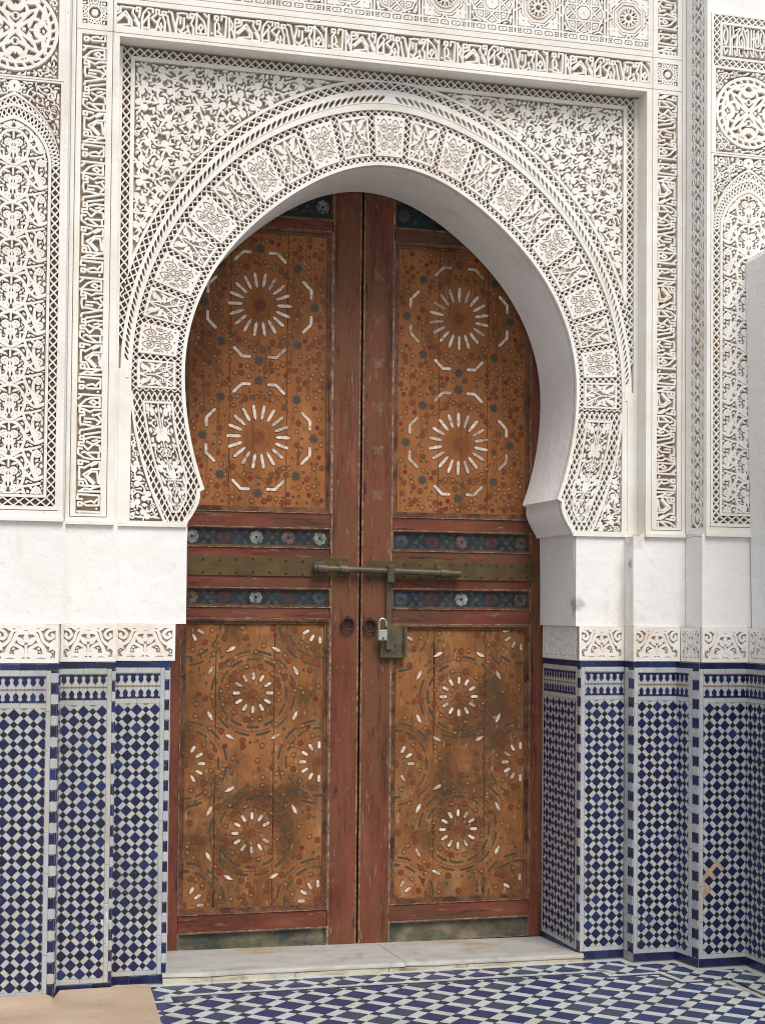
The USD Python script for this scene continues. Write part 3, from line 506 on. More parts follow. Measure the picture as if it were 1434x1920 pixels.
# --- border lattice of the square frame
lt, rl = .036, .018
vert = []
for s in (-1, 1):
    x0, x1 = s * 1.246, s * (1.246 - lt); zb = 2.95
    g = lattice(strip(x0, zb, x1, 4.195, False), 30, .0055).difference(arch_poly(LAT)); g = g.intersection(box(-1.246, 2.9, 1.246, 4.157)); vert.append(g)
    a, b = sorted((s * (1.246 - lt - rl), s * (1.246 - lt)))
    rail = box(a, 3.15, b, 4.157).difference(arch_poly(RAIL)); obj('frame_rail', ext(rail, G1 - .002, H1 + .002), 'stucco', portal)
    a, b = sorted((x0, x1)); obj('lattice_ground', ext(box(a, 2.9, b, 4.195).difference(arch_poly(LAT)), G1 - .0035, G1 + .0005), 'lattice_ground', portal)
vert.append(lattice(strip(-1.246, 4.157, 1.246, 4.195), 66, .0055))
obj('frame_lattice', ext(unary_union(vert), G1 - .002, H1 - .001), 'stucco', portal)
obj('lattice_ground', ext(box(-1.21, 4.157, 1.21, 4.195), G1 - .0035, G1 + .0008), 'lattice_ground', portal)
top_rail = box(-1.192, 4.139, 1.192, 4.157).difference(arch_poly(RAIL)); obj('frame_rail', ext(top_rail, G1 - .002, H1 + .002), 'stucco', portal)
# smooth vertical mouldings between the arch and the frame
for s in (-1, 1):
    for a, b, h in ((1.247, 1.2695, .006), (1.189, 1.216, .003), (1.2165, 1.2465, .007)):
        zt = 4.195 if a > 1.24 else 2.86
        x0, x1 = sorted((s * a, s * b)); p = box(x0, ZB, x1, zt)
        if a < 1.24: p = p.difference(arch_poly(RAIL if a > 1.21 else ROPE).intersection(box(-2, 2.74, 2, 5)))
        obj('upright_moulding', ext(p, G1 - .002, H1 + h), 'plaster_worn', portal)
# --- spandrels
for s, sd in ((-1, 11), (1, 23)):
    R = box(*( (0, 2.9, 1.192, 4.139) )).difference(arch_poly(RAIL)).buffer(-.002)
    R = max(polys(R), key=lambda p: p.area)
    g = fill(R, sd, .76, .0102); g = gapfill(g, R, sd, .0088, .0054)
    if s < 0: g = MIR(g)
    g = g.buffer(.0007); obj('spandrel_carving', extv(g, G1 - .002, H1, .009), 'stucco', portal)
# --- haunches under the voussoirs
_h = box(0, 0, .072, .36); _g = fill(_h, 31, .62, .0085); _g = unary_union([gapfill(_g, _h, 4, .0072, .0044), SL([(0, 0), (0, .36)], .008), leaf(.0, .10, 1.2, .06, .022, .5), leaf(0, .23, 1.2, .06, .022, .5)]).intersection(_h)
HAUNCH = affinity.translate(affinity.scale(both(_g), 1 / .072, 1 / .18, origin=(0, 0)), 0, -1)
zh = edge_pt(np.array([phiB]), IN2, low_in)[0, 1] - .004
for s in (-1, 1):
    zz = np.linspace(zh, ZB + .012, 16)
    hz = OPEN_UP.buffer(.016, join_style=2)
    H = Polygon(np.vstack([np.c_[low_out(zz), zz], [(.80, ZB + .012), (.80, zh)]])).difference(hz); H = max(polys(H), key=lambda p: p.area)
    inner = H.buffer(-.040, join_style=2)
    inner = max(polys(inner), key=lambda p: p.area).intersection(box(.7, ZB + .05, 1.3, zh - .03))
    frame = inner.difference(inner.buffer(-.011, join_style=2)); pit = inner.buffer(-.011, join_style=2); b = pit.bounds
    def hm(q, b=b):
        z = b[1] + (b[3] - b[1]) * (q[:, 1] + 1) / 2; lo = low_in(np.minimum(z, 2.74)) + .016 + .052; hi = low_out(z) - .052
        lo = np.maximum(lo, np.where(z < 2.20, .945, 0)); return np.c_[lo + (hi - lo) * (q[:, 0] + 1) / 2, z]
    orn = warp(HAUNCH, hm, .12).intersection(pit); orn = gapfill(orn, pit, 5, .0075, .0045)
    latc = unary_union([lattice(strip(.80, ZB, 1.24, zh), 17, .0052, 12, 1)]).intersection(H).difference(inner)
    outer_rail = SL(np.c_[low_out(zz) + .006, zz], .012, 2); cap = SL([(.94, zh + .004), (1.19, zh + .004)], .008, 2).intersection(box(low_in(zh), 0, 1.2, 5))
    T = (lambda g: g) if s > 0 else MIR
    obj('haunch_panel', extv(T(unary_union([orn, frame])), G1 - .002, H1), 'stucco', portal); obj('haunch_lattice', ext(T(latc), G1 - .002, H1 - .001), 'stucco', portal); obj('haunch_rail', ext(T(outer_rail), G1 - .002, H1 + .002), 'stucco', portal)
    obj('lattice_ground', ext(T(H.difference(inner)), G1 - .003, G1 + .001), 'lattice_ground', portal)
    B = Polygon(np.vstack([np.c_[low_out(zz) + .013, zz], [(1.188, ZB + .012), (1.188, zh)]])).buffer(-.001); B = max(polys(B), key=lambda p: p.area).intersection(box(.9, 2.0, 1.2, 2.5))
    g = fill(B, 40 + s, .6, .0095); g = gapfill(g, B, 3, .007, .0045); obj('corner_carving', extv(T(g), G1 - .002, H1), 'stucco', portal)
    x0, x1 = sorted((s * .934, s * 1.247)); obj('ledge', ext(box(x0, ZB - .012, x1, ZB + .0125), H1 - .03, H1 + .006), 'stucco', portal)
for s in (-1, 1):
    x0, x1 = sorted((s * 1.2475, s * 1.2693)); obj('ledge', bx(x0, x1, .010, .13, ZB - .0118, ZB + .0015), 'stucco', portal)
obj('ledge', bx(1.4835, 1.4975, -.165, .06, ZB - .0138, ZB - .001), 'stucco', portal)
# --- inscription frame, front at Y2
H2 = 0.; G2 = -REL
FR = box(-1.478, ZB, 1.478, ZTOP).difference(box(-1.27, ZB - .1, 1.27, 4.205))
GROOVE = unary_union([LineString(l).buffer(.0016, cap_style=2) for l in (
    [(-1.459, ZB + .02), (-1.459, ZTOP)], [(1.459, ZB + .02), (1.459, ZTOP)], [(-1.30, ZB + .02), (-1.30, ZTOP)], [(1.30, ZB + .02), (1.30, ZTOP)],
    [(-1.459, 4.220), (1.459, 4.220)], [(-1.459, 4.376), (1.459, 4.376)], [(-1.30, 4.405), (1.30, 4.405)], [(-1.459, ZB + .02), (-1.30, ZB + .02)], [(1.459, ZB + .02), (1.30, ZB + .02)])])
win_v = {s: box(*((-1.434, ZB + .034, -1.327, 4.200) if s < 0 else (1.327, ZB + .034, 1.434, 4.200))) for s in (-1, 1)}
win_u = {s: box(*((-1.434, 4.396, -1.327, ZTOP - .05) if s < 0 else (1.327, 4.396, 1.434, ZTOP - .05))) for s in (-1, 1)}
win_s = {s: box(*((-1.434, 4.246, -1.327, 4.352) if s < 0 else (1.327, 4.246, 1.434, 4.352))) for s in (-1, 1)}
win_h = box(-1.285, 4.246, 1.285, 4.353); win_g = box(-1.285, 4.413, 1.285, 4.89)
plate = FR.difference(unary_union([GROOVE, win_h, win_g, *win_v.values(), *win_u.values(), *win_s.values()]))
obj('inscription_frame', ext(plate, -Y1 - .022, H2), 'plaster_worn', portal)
obj('frame_ground', ext(unary_union([win_h, win_g, *win_v.values(), *win_u.values(), *win_s.values()]), G2 - .02, G2), 'stucco_ground', portal)
K = affinity.translate(kufic(2.57, .36, .5425), -1.285, 4.2475); obj('inscription', extv(K, G2 - .002, H2 - .001, .002), 'stucco', portal, 'horizontal band of square script carved above the arch')
for s in (-1, 1):
    for z0, z1, sd, nm in ((ZB + .034, 4.200, .3, 'inscription'), (4.396, ZTOP - .05, .7, 'inscription')):
        k = kufic(z1 - z0, sd + .2 * s)
        if s < 0: k = shapely.transform(k, lambda q: np.c_[-(q[:, 1]), q[:, 0]]); k = affinity.translate(k, -1.329, z0)          # letters' tops to the left
        else: k = shapely.transform(k, lambda q: np.c_[q[:, 1], -q[:, 0]]); k = affinity.translate(k, 1.329, z1)
        obj(nm, extv(k, G2 - .002, H2 - .001, .002), 'stucco', portal, f"{'left' if s < 0 else 'right'} upright strip of square script{' above the corner rosette' if z0 > 4 else ''}")
    c = win_s[s].centroid; ln = []
    for k in range(8):
        a = k * math.pi / 4 + math.pi / 8; P = [(c.x + .075 * math.cos(a + j * math.pi * 3 / 4), c.y + .075 * math.sin(a + j * math.pi * 3 / 4)) for j in range(2)]; ln.append(SL(P, .0055, 2)); ln.append(SL([(c.x + .026 * math.cos(a), c.y + .026 * math.sin(a)), (c.x + .08 * math.cos(a), c.y + .08 * math.sin(a))], .005, 2))
    sq = unary_union(ln + [disc(c.x, c.y, .015), ring(c.x, c.y, .045, .005)]).intersection(win_s[s]); obj('corner_rosette', ext(gapfill(sq, win_s[s], 2, .006, .004), G2 - .002, H2 - .001), 'stucco', portal)
# --- star strapwork above
def strapwork():
    p = .43; L = []; zc = 4.555; oct_, disks = [], []
    for i in range(-6, 7):
        x = .2335 * i + .004; odd = i % 2
        if odd:
            L += [LineString([(x + .074 * math.cos(k * math.pi / 4 + math.pi / 8), zc + .074 * math.sin(k * math.pi / 4 + math.pi / 8)) for k in range(9)]), LineString([(x + .087 * math.cos(k * math.pi / 4 + math.pi / 8), zc + .087 * math.sin(k * math.pi / 4 + math.pi / 8)) for k in range(9)])]
            for k in range(8): a = k * math.pi / 4; L += [LineString([(x + .080 * math.cos(a), zc + .080 * math.sin(a)), (x + .122 * math.cos(a + .22), zc + .122 * math.sin(a + .22))]), LineString([(x + .080 * math.cos(a), zc + .080 * math.sin(a)), (x + .122 * math.cos(a - .22), zc + .122 * math.sin(a - .22))])]
            oct_.append(Polygon([(x + .070 * math.cos(k * math.pi / 4 + math.pi / 8), zc + .070 * math.sin(k * math.pi / 4 + math.pi / 8)) for k in range(8)])); disks.append((x, zc))
        else:
            for k in range(8):
                a = k * math.pi / 4 + math.pi / 8
                L.append(LineString([(x + .102 * math.cos(a), zc + .102 * math.sin(a)), (x + .102 * math.cos(a + math.pi * .75), zc + .102 * math.sin(a + math.pi * .75))]))
            L.append(LineString([(x + .104 * math.cos(k * math.pi / 4), zc + .104 * math.sin(k * math.pi / 4)) for k in range(9)]))
        xm = x + .1167
        L += [LineString([(xm - .008, 4.40), (xm - .008, 4.72)]), LineString([(xm + .008, 4.40), (xm + .008, 4.72)])]
        for z in (zc - .105, zc + .105): L.append(LineString([(x - .1167, z), (x + .1167, z)]))
        for q in (-.054, 0, .054): L.append(LineString([(x + q - .02, 4.418), (x + q - .03, 4.434), (x + q - .02, 4.45), (x + q + .02, 4.45), (x + q + .03, 4.434), (x + q + .02, 4.418)]))
    L += [LineString([(-1.3, z), (1.3, z)]) for z in (4.418, 4.45, 4.66, 4.70)]
    net = unary_union(L); cells = [c for c in polygonize(net) if c.area > 2e-4]
    cores = [c.buffer(-.0085, join_style=2) for c in cells if c.area < .009]; cores = [c.difference(disc(c.centroid.x, c.centroid.y, .0035, 2)) for c in cores if not c.is_empty and c.area > 2e-5]
    O = unary_union(oct_); core = unary_union(cores).difference(O); tan = []
    for x, z in disks:
        n = [ring(x, z, .05, .006, 6), ring(x, z, .018, .009, 4)] + [SL([(x + .018 * math.cos(a), z + .018 * math.sin(a)), (x + .048 * math.cos(a + d), z + .05 * math.sin(a + d))], .0048) for a in np.arange(10) * math.pi / 5 for d in (.5, -.5)]
        core = core.union(unary_union(n))
    tan = O.difference(unary_union([disc(x, z, .048, 6) for x, z in disks]))
    R_ = unary_union([net.buffer(.0042, join_style=2).difference(O.buffer(-.004)), core]).intersection(win_g)
    return gapfill(R_, win_g.difference(O.buffer(.004)), 4, .0075, .0045).union(R_), tan.intersection(win_g)
sw, tan = strapwork()
obj('star_strapwork', ext(sw, G2 - .002, H2 - .001), 'stucco', portal, 'band of carved stars and octagons at the top'); [obj('octagon_plate', ext(t_, G2 - .002, H2 - .006), 'tan_stucco', portal) for t_ in polys(tan)]
for s in (-1, 1): obj('ledge', ext(box(*sorted((s * 1.268, s * 1.483))[:1], ZB - .014, sorted((s * 1.268, s * 1.483))[1], ZB + .002), -.05, H2 + .008), 'stucco', portal)
# reveal of the step between frame and side walls (right one faces the camera): lens lattice
def lens_strip(fr, z0, z1, u0, u1, parent):
    w = u1 - u0; n = int((z1 - z0) / .105); g = []
    for i in range(n + 1):
        zc = z0 + (i + .5) * (z1 - z0) / n
        for s in (-1, 1):
            g += [CS([(u0 + w * (.5 + s * .02), zc - .052), (u0 + w * (.5 + s * .33), zc - .02), (u0 + w * (.5 + s * .33), zc + .02), (u0 + w * (.5 + s * .02), zc + .052)], .0085), CS([(u0 + w * (.5 + s * .5), zc - .04), (u0 + w * (.5 + s * .2), zc), (u0 + w * (.5 + s * .5), zc + .04)], .007), CS([(u0 + w * (.5 + s * .5), zc + .012), (u0 + w * (.5 + s * .3), zc + .05), (u0 + w * (.5 + s * .5), zc + .088)], .007)]
        g += [leaf(u0 + w * .5, zc - .028, 1.57, .056, .020), leaf(u0 + w * .22, zc + .052, 1.57, .03, .012), leaf(u0 + w * .78, zc + .052, 1.57, .03, .012)]
    R = box(u0, z0, u1, z1); g = unary_union(g).intersection(R)
    obj('lens_carving', ext(g, -.014, -.001, fr), 'stucco', parent); obj('frame_ground', ext(R, -.016, -.012, fr), 'stucco_ground', parent)
    return R
RET = Frame((1.478, -.004), (1.500, Y3)); R = lens_strip(RET, ZB + .03, ZTOP - .3, .045, .150, portal)
obj('frame_return', ext(box(0, ZB, RET.L, ZTOP).difference(R), -.02, 0, RET), 'plaster', portal)
RETL = Frame((-1.500, Y3), (-1.480, -.004)); obj('frame_return', ext(box(0, ZB, RETL.L, ZTOP), -.02, 0, RETL), 'plaster', portal)
# --- plain plaster zone under the ledge, both steps (1.60 .. 2.045)
def block(path, back, z0, z1): return slab(Polygon(list(path) + list(back)).buffer(0), z0, z1)
PZ0, PZ1 = 1.598, ZB - .012
RX = 1.206
obj('plaster_pier', block([(.954, .582), (.954, .106), (RX, .106), (RX + .004, .008), (1.482, .008), (1.482, .2)], [(1.6, .2), (1.6, .582)], PZ0, PZ1), 'plaster', portal)
obj('plaster_pier', block([(-1.6, .582), (-1.6, .2), (-1.486, .2), (-1.486, .008), (-1.250, .008), (-1.246, .106), (-.930, .106)], [(-.930, .582)], PZ0, PZ1), 'plaster', portal)
# ================================================================ side walls with panels (front Y3)
H3 = -Y3; G3 = H3 - REL
UNIT = {}
def side_unit_full(hw):
    U = unary_union([affinity.translate(side_unit(hw), 0, k * .155) for k in (-1, 0, 1)]).buffer(.0013).intersection(box(0, 0, hw, .155))
    return both(gapfill(gapfill(U, box(0, 0, hw, .155), 4, .0066, .0040), box(0, 0, hw, .155), 5, .0052, .0034))
def side_wall(w, s, axis, x_in, x_out, right):
    """x_in: edge next to the portal; the panel runs symmetrically about its axis"""
    hwl = abs(axis - x_in) - .032; a0, a1 = axis - hwl, axis + hwl                        # outer edge of the lattice
    x0, x1 = sorted((x_in, x_out)); zp0, zp1 = ZB + .05, 3.865 if right else 3.905        # tall panel
    sq0, sq1 = zp1 + .018, zp1 + .018 + .405
    wins = [box(a0, zp0, a1, zp1), box(a0 + .012, sq0, a1 - .012, sq1)]
    if right: wins.append(box(a0, sq1 + .012, a1, sq1 + .26))
    gro = unary_union([LineString(l).buffer(.0016, cap_style=2) for l in ([(a0 - .014, zp0 - .018), (a0 - .014, ZTOP)], [(a1 + .014, zp0 - .018), (a1 + .014, ZTOP)], [(a0 - .014, zp0 - .018), (a1 + .014, zp0 - .018)], [(a0 - .014, zp1 + .009), (a1 + .014, zp1 + .009)])])
    F3 = box(x0, ZB, x1, ZTOP if not right else sq1 + .27)
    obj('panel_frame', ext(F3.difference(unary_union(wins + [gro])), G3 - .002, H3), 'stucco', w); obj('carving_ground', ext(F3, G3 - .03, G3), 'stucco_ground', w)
    # lancet: lattice border, pointed arch, rope, field
    ht = hwl; zs = zp1 - .36
    sp = lambda k, t: (ht - k, zp1 - t)
    def lan(k, t): a = arc_pts(ht - k, zp1 - t, zs); return Polygon(np.vstack([[[a[0, 0], zp0]], a, (a * [-1, 1])[::-1][1:], [[-a[0, 0], zp0]]])).buffer(0)
    sh = lambda g: affinity.translate(g, axis, 0)
    o, r1, l1, i1 = lan(.0, .060), lan(.0, .105), lan(.036, .150), lan(.048, .168)
    up = box(-ht, zs, ht, zp1)
    arch_h, z_o = ht, zp1
    def ringmap(ka, ta, kb, tb, mid=zs):
        def f(q):
            phi = math.pi * (1 - q[:, 0]); phi = np.clip(phi, .001, math.pi - .001)
            A = lancet_at(ht - ka, zp1 - ta, phi, zs); B = lancet_at(ht - kb, zp1 - tb, phi, zs); return A + (B - A) * q[:, 1:2]
        return f
    rope = lattice(ringmap(.004, .102, .0, .066), 34, .006).intersection(o.difference(r1).intersection(up))
    lat = unary_union([lattice(ringmap(.036, .150, .0, .112), 34, .0055), lattice(strip(-ht, zp0, -ht + .036, zs, False), int((zs - zp0) / .037), .0055), lattice(strip(ht, zp0, ht - .036, zs, False), int((zs - zp0) / .037), .0055), lattice(strip(-ht + .036, zp0, ht - .036, zp0 + .036), int((2 * ht - .07) / .04), .0055)]).intersection(lan(0, .105).difference(lan(.034, .15)).union(box(-ht, zp0, ht, zp0 + .036)))
    rails = unary_union([lan(0, .052).difference(lan(.0, .066)).intersection(up), lan(0, .100).difference(lan(.0, .114)).intersection(up), l1.difference(i1).difference(box(-2, 0, 2, zp0 + .036)), box(-ht + .036, zp0 + .036, ht - .036, zp0 + .048)])
    FL = i1.intersection(box(-2, zp0 + .048, 2, 5)); hw = ht - .048
    if hw not in UNIT: UNIT[hw] = side_unit_full(hw)
    fld = unary_union([affinity.translate(UNIT[hw], 0, zp0 + .048 + k * .155) for k in range(int((zp1 - zp0) / .155) + 1)]).intersection(FL.buffer(-.002))
    fld = unary_union([fld, FL.difference(FL.buffer(-.016)).intersection(up).difference(FL.difference(FL.buffer(-.008)))])
    C = max(polys(box(.0, zs, ht, zp1).difference(lan(0, .052)).buffer(-.002)), key=lambda p: p.area)
    cor = both(gapfill(fill(C, 77, .5, .0085), C, 3, .0068, .0042)); cor = cor.union(disc(0, zp1 - .026, .027).difference(disc(0, zp1 - .026, .006, 2)))
    obj('panel_lattice', ext(sh(unary_union([rope, lat])), G3 - .002, H3 - .001), 'stucco', w); obj('lattice_ground', ext(sh(lan(0, .06).difference(l1).union(box(-ht, zp0, ht, zp0 + .036))), G3 - .003, G3 + .001), 'lattice_ground', w)
    obj('panel_rail', ext(sh(rails), G3 - .002, H3 + .001), 'stucco', w); obj('panel_carving', extv(sh(fld), G3 - .002, H3), 'stucco', w); obj('lancet_corner', extv(sh(cor), G3 - .002, H3), 'stucco', w)
    # square with medallion
    b = wins[1].bounds; c = ((b[0] + b[2]) / 2, (b[1] + b[3]) / 2); r = min(b[2] - b[0], b[3] - b[1]) / 2 * .985
    md = affinity.translate(affinity.scale(medallion(), r, r, origin=(0, 0)), *c); ins = disc(*c, r * .78, 8); md = md.union(gapfill(md.intersection(ins), ins, 9, .010, .0055))
    Rq = wins[1].difference(disc(*c, r * 1.03, 8)); crn = unary_union([gapfill(fill(p, 60 + i, .5, .008), p, 2, .0068, .0042) for i, p in enumerate(polys(Rq.buffer(-.002))) if p.area > 1e-3])
    obj('medallion', extv(md, G3 - .002, H3), 'stucco', w); obj('medallion_corner', extv(crn, G3 - .002, H3), 'stucco', w)
    if right:
        b = wins[2].bounds; inn = box(b[0] + .034, b[1] + .034, b[2] - .034, b[3] - .034); ring_ = wins[2].difference(inn)
        lt_ = unary_union([lattice(strip(b[0], b[1], b[0] + .034, b[3], False), 7, .0055), lattice(strip(b[2], b[1], b[2] - .034, b[3], False), 7, .0055), lattice(strip(b[0] + .034, b[1], b[2] - .034, b[1] + .034), 9, .0055), lattice(strip(b[0] + .034, b[3] - .034, b[2] - .034, b[3]), 9, .0055)])
        obj('panel_lattice', ext(lt_, G3 - .002, H3 - .001), 'stucco', w); obj('panel_rail', ext(inn.difference(inn.buffer(-.012, join_style=2)), G3 - .002, H3 + .001), 'stucco', w)
        q = inn.buffer(-.014, join_style=2).bounds; obj('script_panel', ext(affinity.translate(cursive(q[2] - q[0], q[3] - q[1]), q[0], q[1]), G3 - .002, H3), 'stucco', w, 'small panel of tall cursive letters')
        obj('upper_plaster', ext(box(x0, sq1 + .2705, x1, ZTOP), G3 - .06, H3 - .012), 'plaster', w)
    obj('wall_body', bx(x0, x1, -G3 + .031, .50, ZB - .01, ZTOP), 'plaster', w)
    obj('ledge', ext(box(x0 - .004, ZB - .014, x1 + .004, ZB + .002), G3 - .03, H3 + .008), 'stucco', w)
side_wall(side_l, -1, -1.726, -1.500, -2.9, False)
side_wall(side_r, 1, 1.722, 1.502, 2.9, True)
obj('plaster_zone', bx(-2.9, -1.4875, Y3 + .010, .50, PZ0, PZ1), 'plaster', side_l)
obj('plaster_zone', bx(1.4835, 2.9, Y3 + .010, .50, PZ0, PZ1), 'plaster', side_r)
# --- white pier standing out at the right edge
pier = thing('plaster_pier', 'plain white plastered pier standing out at the far right edge of the picture', 'pier')
PT = Polygon([(1.744, Y3 - .001), (1.785, -1.35), (2.9, -1.35), (2.9, Y3 - .001)])
me = m3.Manifold.hull_points(np.array([(x + dx, y + dy, z) for (x, y), zt in zip(list(PT.exterior.coords)[:4], (3.372, 3.46, 3.46, 3.372)) for dx, dy, z in ((0, 0, 1.43), (-.042 if x < 2 else 0, 0, zt - .025), (-.032 if x < 2 else -.02, 0, zt))])).to_mesh()
obj('shaft', (me.vert_properties[:, :3], me.tri_verts), 'plaster', pier, smooth=False)
# ================================================================ scroll band (1.43 .. 1.60)
SU = scroll_unit()
def scroll(fr, u0, u1, n, parent, h0=-.020, h1=0.):
    w = (u1 - u0) / n; z0, z1 = 1.452, 1.578
    g = unary_union([affinity.translate(affinity.scale(SU, w * .98, (z1 - z0) / .56, origin=(0, 0)), u0 + w * (k + .5), z0 + .004) for k in range(n)])
    R = box(u0, z0, u1, z1); g = gapfill(g.intersection(R), R, 8, .0066, .0038)
    rails = unary_union([box(0, 1.432, fr.L, z0), box(0, z1, fr.L, 1.597), box(0, z0, u0, z1), box(u1, z0, fr.L, z1)])
    obj('scroll_band', extv(unary_union([g, rails]), h0, h1, .003, fr), 'stucco', parent); obj('band_ground', ext(box(0, 1.432, fr.L, 1.597), h0 - .01, h0 + .006, fr), 'plate_ground', parent)
pr = {'r0': ((.968, .582), (.968, .1085)), 'r1': ((.968, .092), (1.202, .092)), 'r1b': ((1.202, .092), (1.206, -.006)), 'r2': ((1.206, -.006), (1.452, -.006)), 'r2b': ((1.452, -.006), (1.4755, Y3 + .0135)), 'r3': ((1.478, Y3 - .004), (1.722, Y3 - .004)), 'r4': ((1.722, Y3 - .004), (1.760, -1.3)),
      'l3': ((-2.5, Y3 - .004), (-1.508, Y3 - .004)), 'l3b': ((-1.510, Y3 + .0135), (-1.490, -.006)), 'l2': ((-1.490, -.006), (-1.252, -.006)), 'l2b': ((-1.254, .011), (-1.247, .092)), 'l1': ((-1.247, .092), (-.978, .092)), 'l0': ((-.9785, .109), (-.978, .582))}
for k, (a, b) in pr.items():
    fr = Frame(a, b); L = fr.L; par = {'3': side_r if k[0] == 'r' else side_l, '4': pier}.get(k[1], portal)
    if L < .15: scroll(fr, .012, L - .012, 1, par) if L < .11 and False else obj('scroll_band', ext(box(0, 1.432, L, 1.597), -.016, 0, fr), 'stucco', par)
    else: scroll(fr, .014, L - .014, max(1, round(L / .235)), par)
core = [('portal', [(.985, .582), (.985, .11), (1.218, .11), (1.218, .010), (1.468, .010), (1.49, .05)], [(1.6, .05), (1.6, .582)], portal), ('portal', [(-1.6, .582), (-1.6, .05), (-1.504, .05), (-1.504, .010), (-1.268, .010), (-1.268, .11), (-.995, .11)], [(-.995, .582)], portal),
        ('l', [(-2.9, .5), (-2.9, Y3 + .012), (-1.524, Y3 + .012), (-1.524, .045)], [(-1.62, .045), (-1.62, .5)], side_l), ('r', [(1.494, .045), (1.494, Y3 + .012), (2.9, Y3 + .012)], [(2.9, .5), (1.62, .5), (1.62, .045)], side_r)]
for nm, a, b, par in core: obj('band_core', block(a, b, 1.4305, 1.5975), 'stucco', par)
# ================================================================ tiled dado
RG = np.random.default_rng(7)
PIT = .081
def pick(opts, pr_): return opts[int(RG.choice(len(opts), p=pr_))]
def tile_mesh(poly, fr, h=.0045, h0=-.001):
    """small glazed tile: flat face with bevelled rim"""
    p = list(poly.exterior.coords)[:-1]; inn = poly.buffer(-.0009, join_style=2)
    q = None
    if inn.geom_type == 'Polygon' and not inn.is_empty: q = list(inn.exterior.coords)[:-1]
    hh = h + RG.uniform(-.0007, .0007)
    if q is None or len(q) != len(p): return ext(poly, h0, hh, fr)
    p, q = np.array(p), np.array(q)
    if not poly.exterior.is_ccw: p = p[::-1]
    if not inn.exterior.is_ccw: q = q[::-1]
    k = np.argmin(((q - p[0]) ** 2).sum(1)); q = np.roll(q, -k, 0); n = len(p); tx, ty = RG.normal(0, .008, 2); c = q.mean(0)
    V = np.vstack([np.c_[p, np.full(n, h0)], np.c_[p, np.full(n, hh - .0007)], np.c_[q, hh + (q - c) @ [tx, ty]]]); f = []
    for L in (0, n):
        for i in range(n): j = (i + 1) % n; f += [[L + i, L + j, L + n + j], [L + i, L + n + j, L + n + i]]
    f += [[2 * n, 2 * n + i, 2 * n + i + 1] for i in range(1, n - 1)]
    return fr(V), np.array(f)
def blue(): return pick(['blue_glaze', 'blue_glaze_dark', 'blue_glaze_light'], [.66, .22, .12])
def white(): return pick(['white_glaze', 'white_glaze_cool', 'white_glaze_warm', 'green_white_glaze'], [.3, .42, .14, .14])
def zellige(R, a, b, pit, origin):
    """(kind, polygon) of the pattern of large squares, small squares and oblong links, clipped to R"""
    x0, y0, x1, y1 = R.bounds; out = []; d = pit / 2; g = .0011 * pit / .081; rt = math.sqrt(.5)
    i0, i1 = int((x0 - origin[0]) / d) - 2, int((x1 - origin[0]) / d) + 2; j0, j1 = int((y0 - origin[1]) / d) - 2, int((y1 - origin[1]) / d) + 2
    def dia(x, y, w, h): # rectangle w along (1,1), h along (-1,1)
        e, f = np.array([rt, rt]) * (w / 2 - g / 2), np.array([-rt, rt]) * (h / 2 - g / 2); c = np.array([x, y]); return Polygon([c - e - f, c + e - f, c + e + f, c - e + f])
    for i in range(i0, i1):
        for j in range(j0, j1):
            x, y = origin[0] + i * d, origin[1] + j * d
            if (i + j) % 2 == 0:
                out.append(('big', dia(x, y, a, a))); out.append(('link', dia(x + d / 2, y + d / 2, b, a))); out.append(('link', dia(x - d / 2, y + d / 2, a, b)))
            else: out.append(('small', dia(x, y, b, b)))
    res = []
    for k, p in out:
        q = p.intersection(R)
        if q.is_empty or q.area < p.area * .12 or q.geom_type != 'Polygon': continue
        q = q.simplify(1e-5); res.append((k, q, q.area / p.area))
    return res
DADO = 'tiled wall sections beside the doorway'
DADO_NAMES = {'big': 'blue_tile', 'link': 'white_tile', 'small': 'small_dark_tile'}
A_, B_ = .0350, .0205
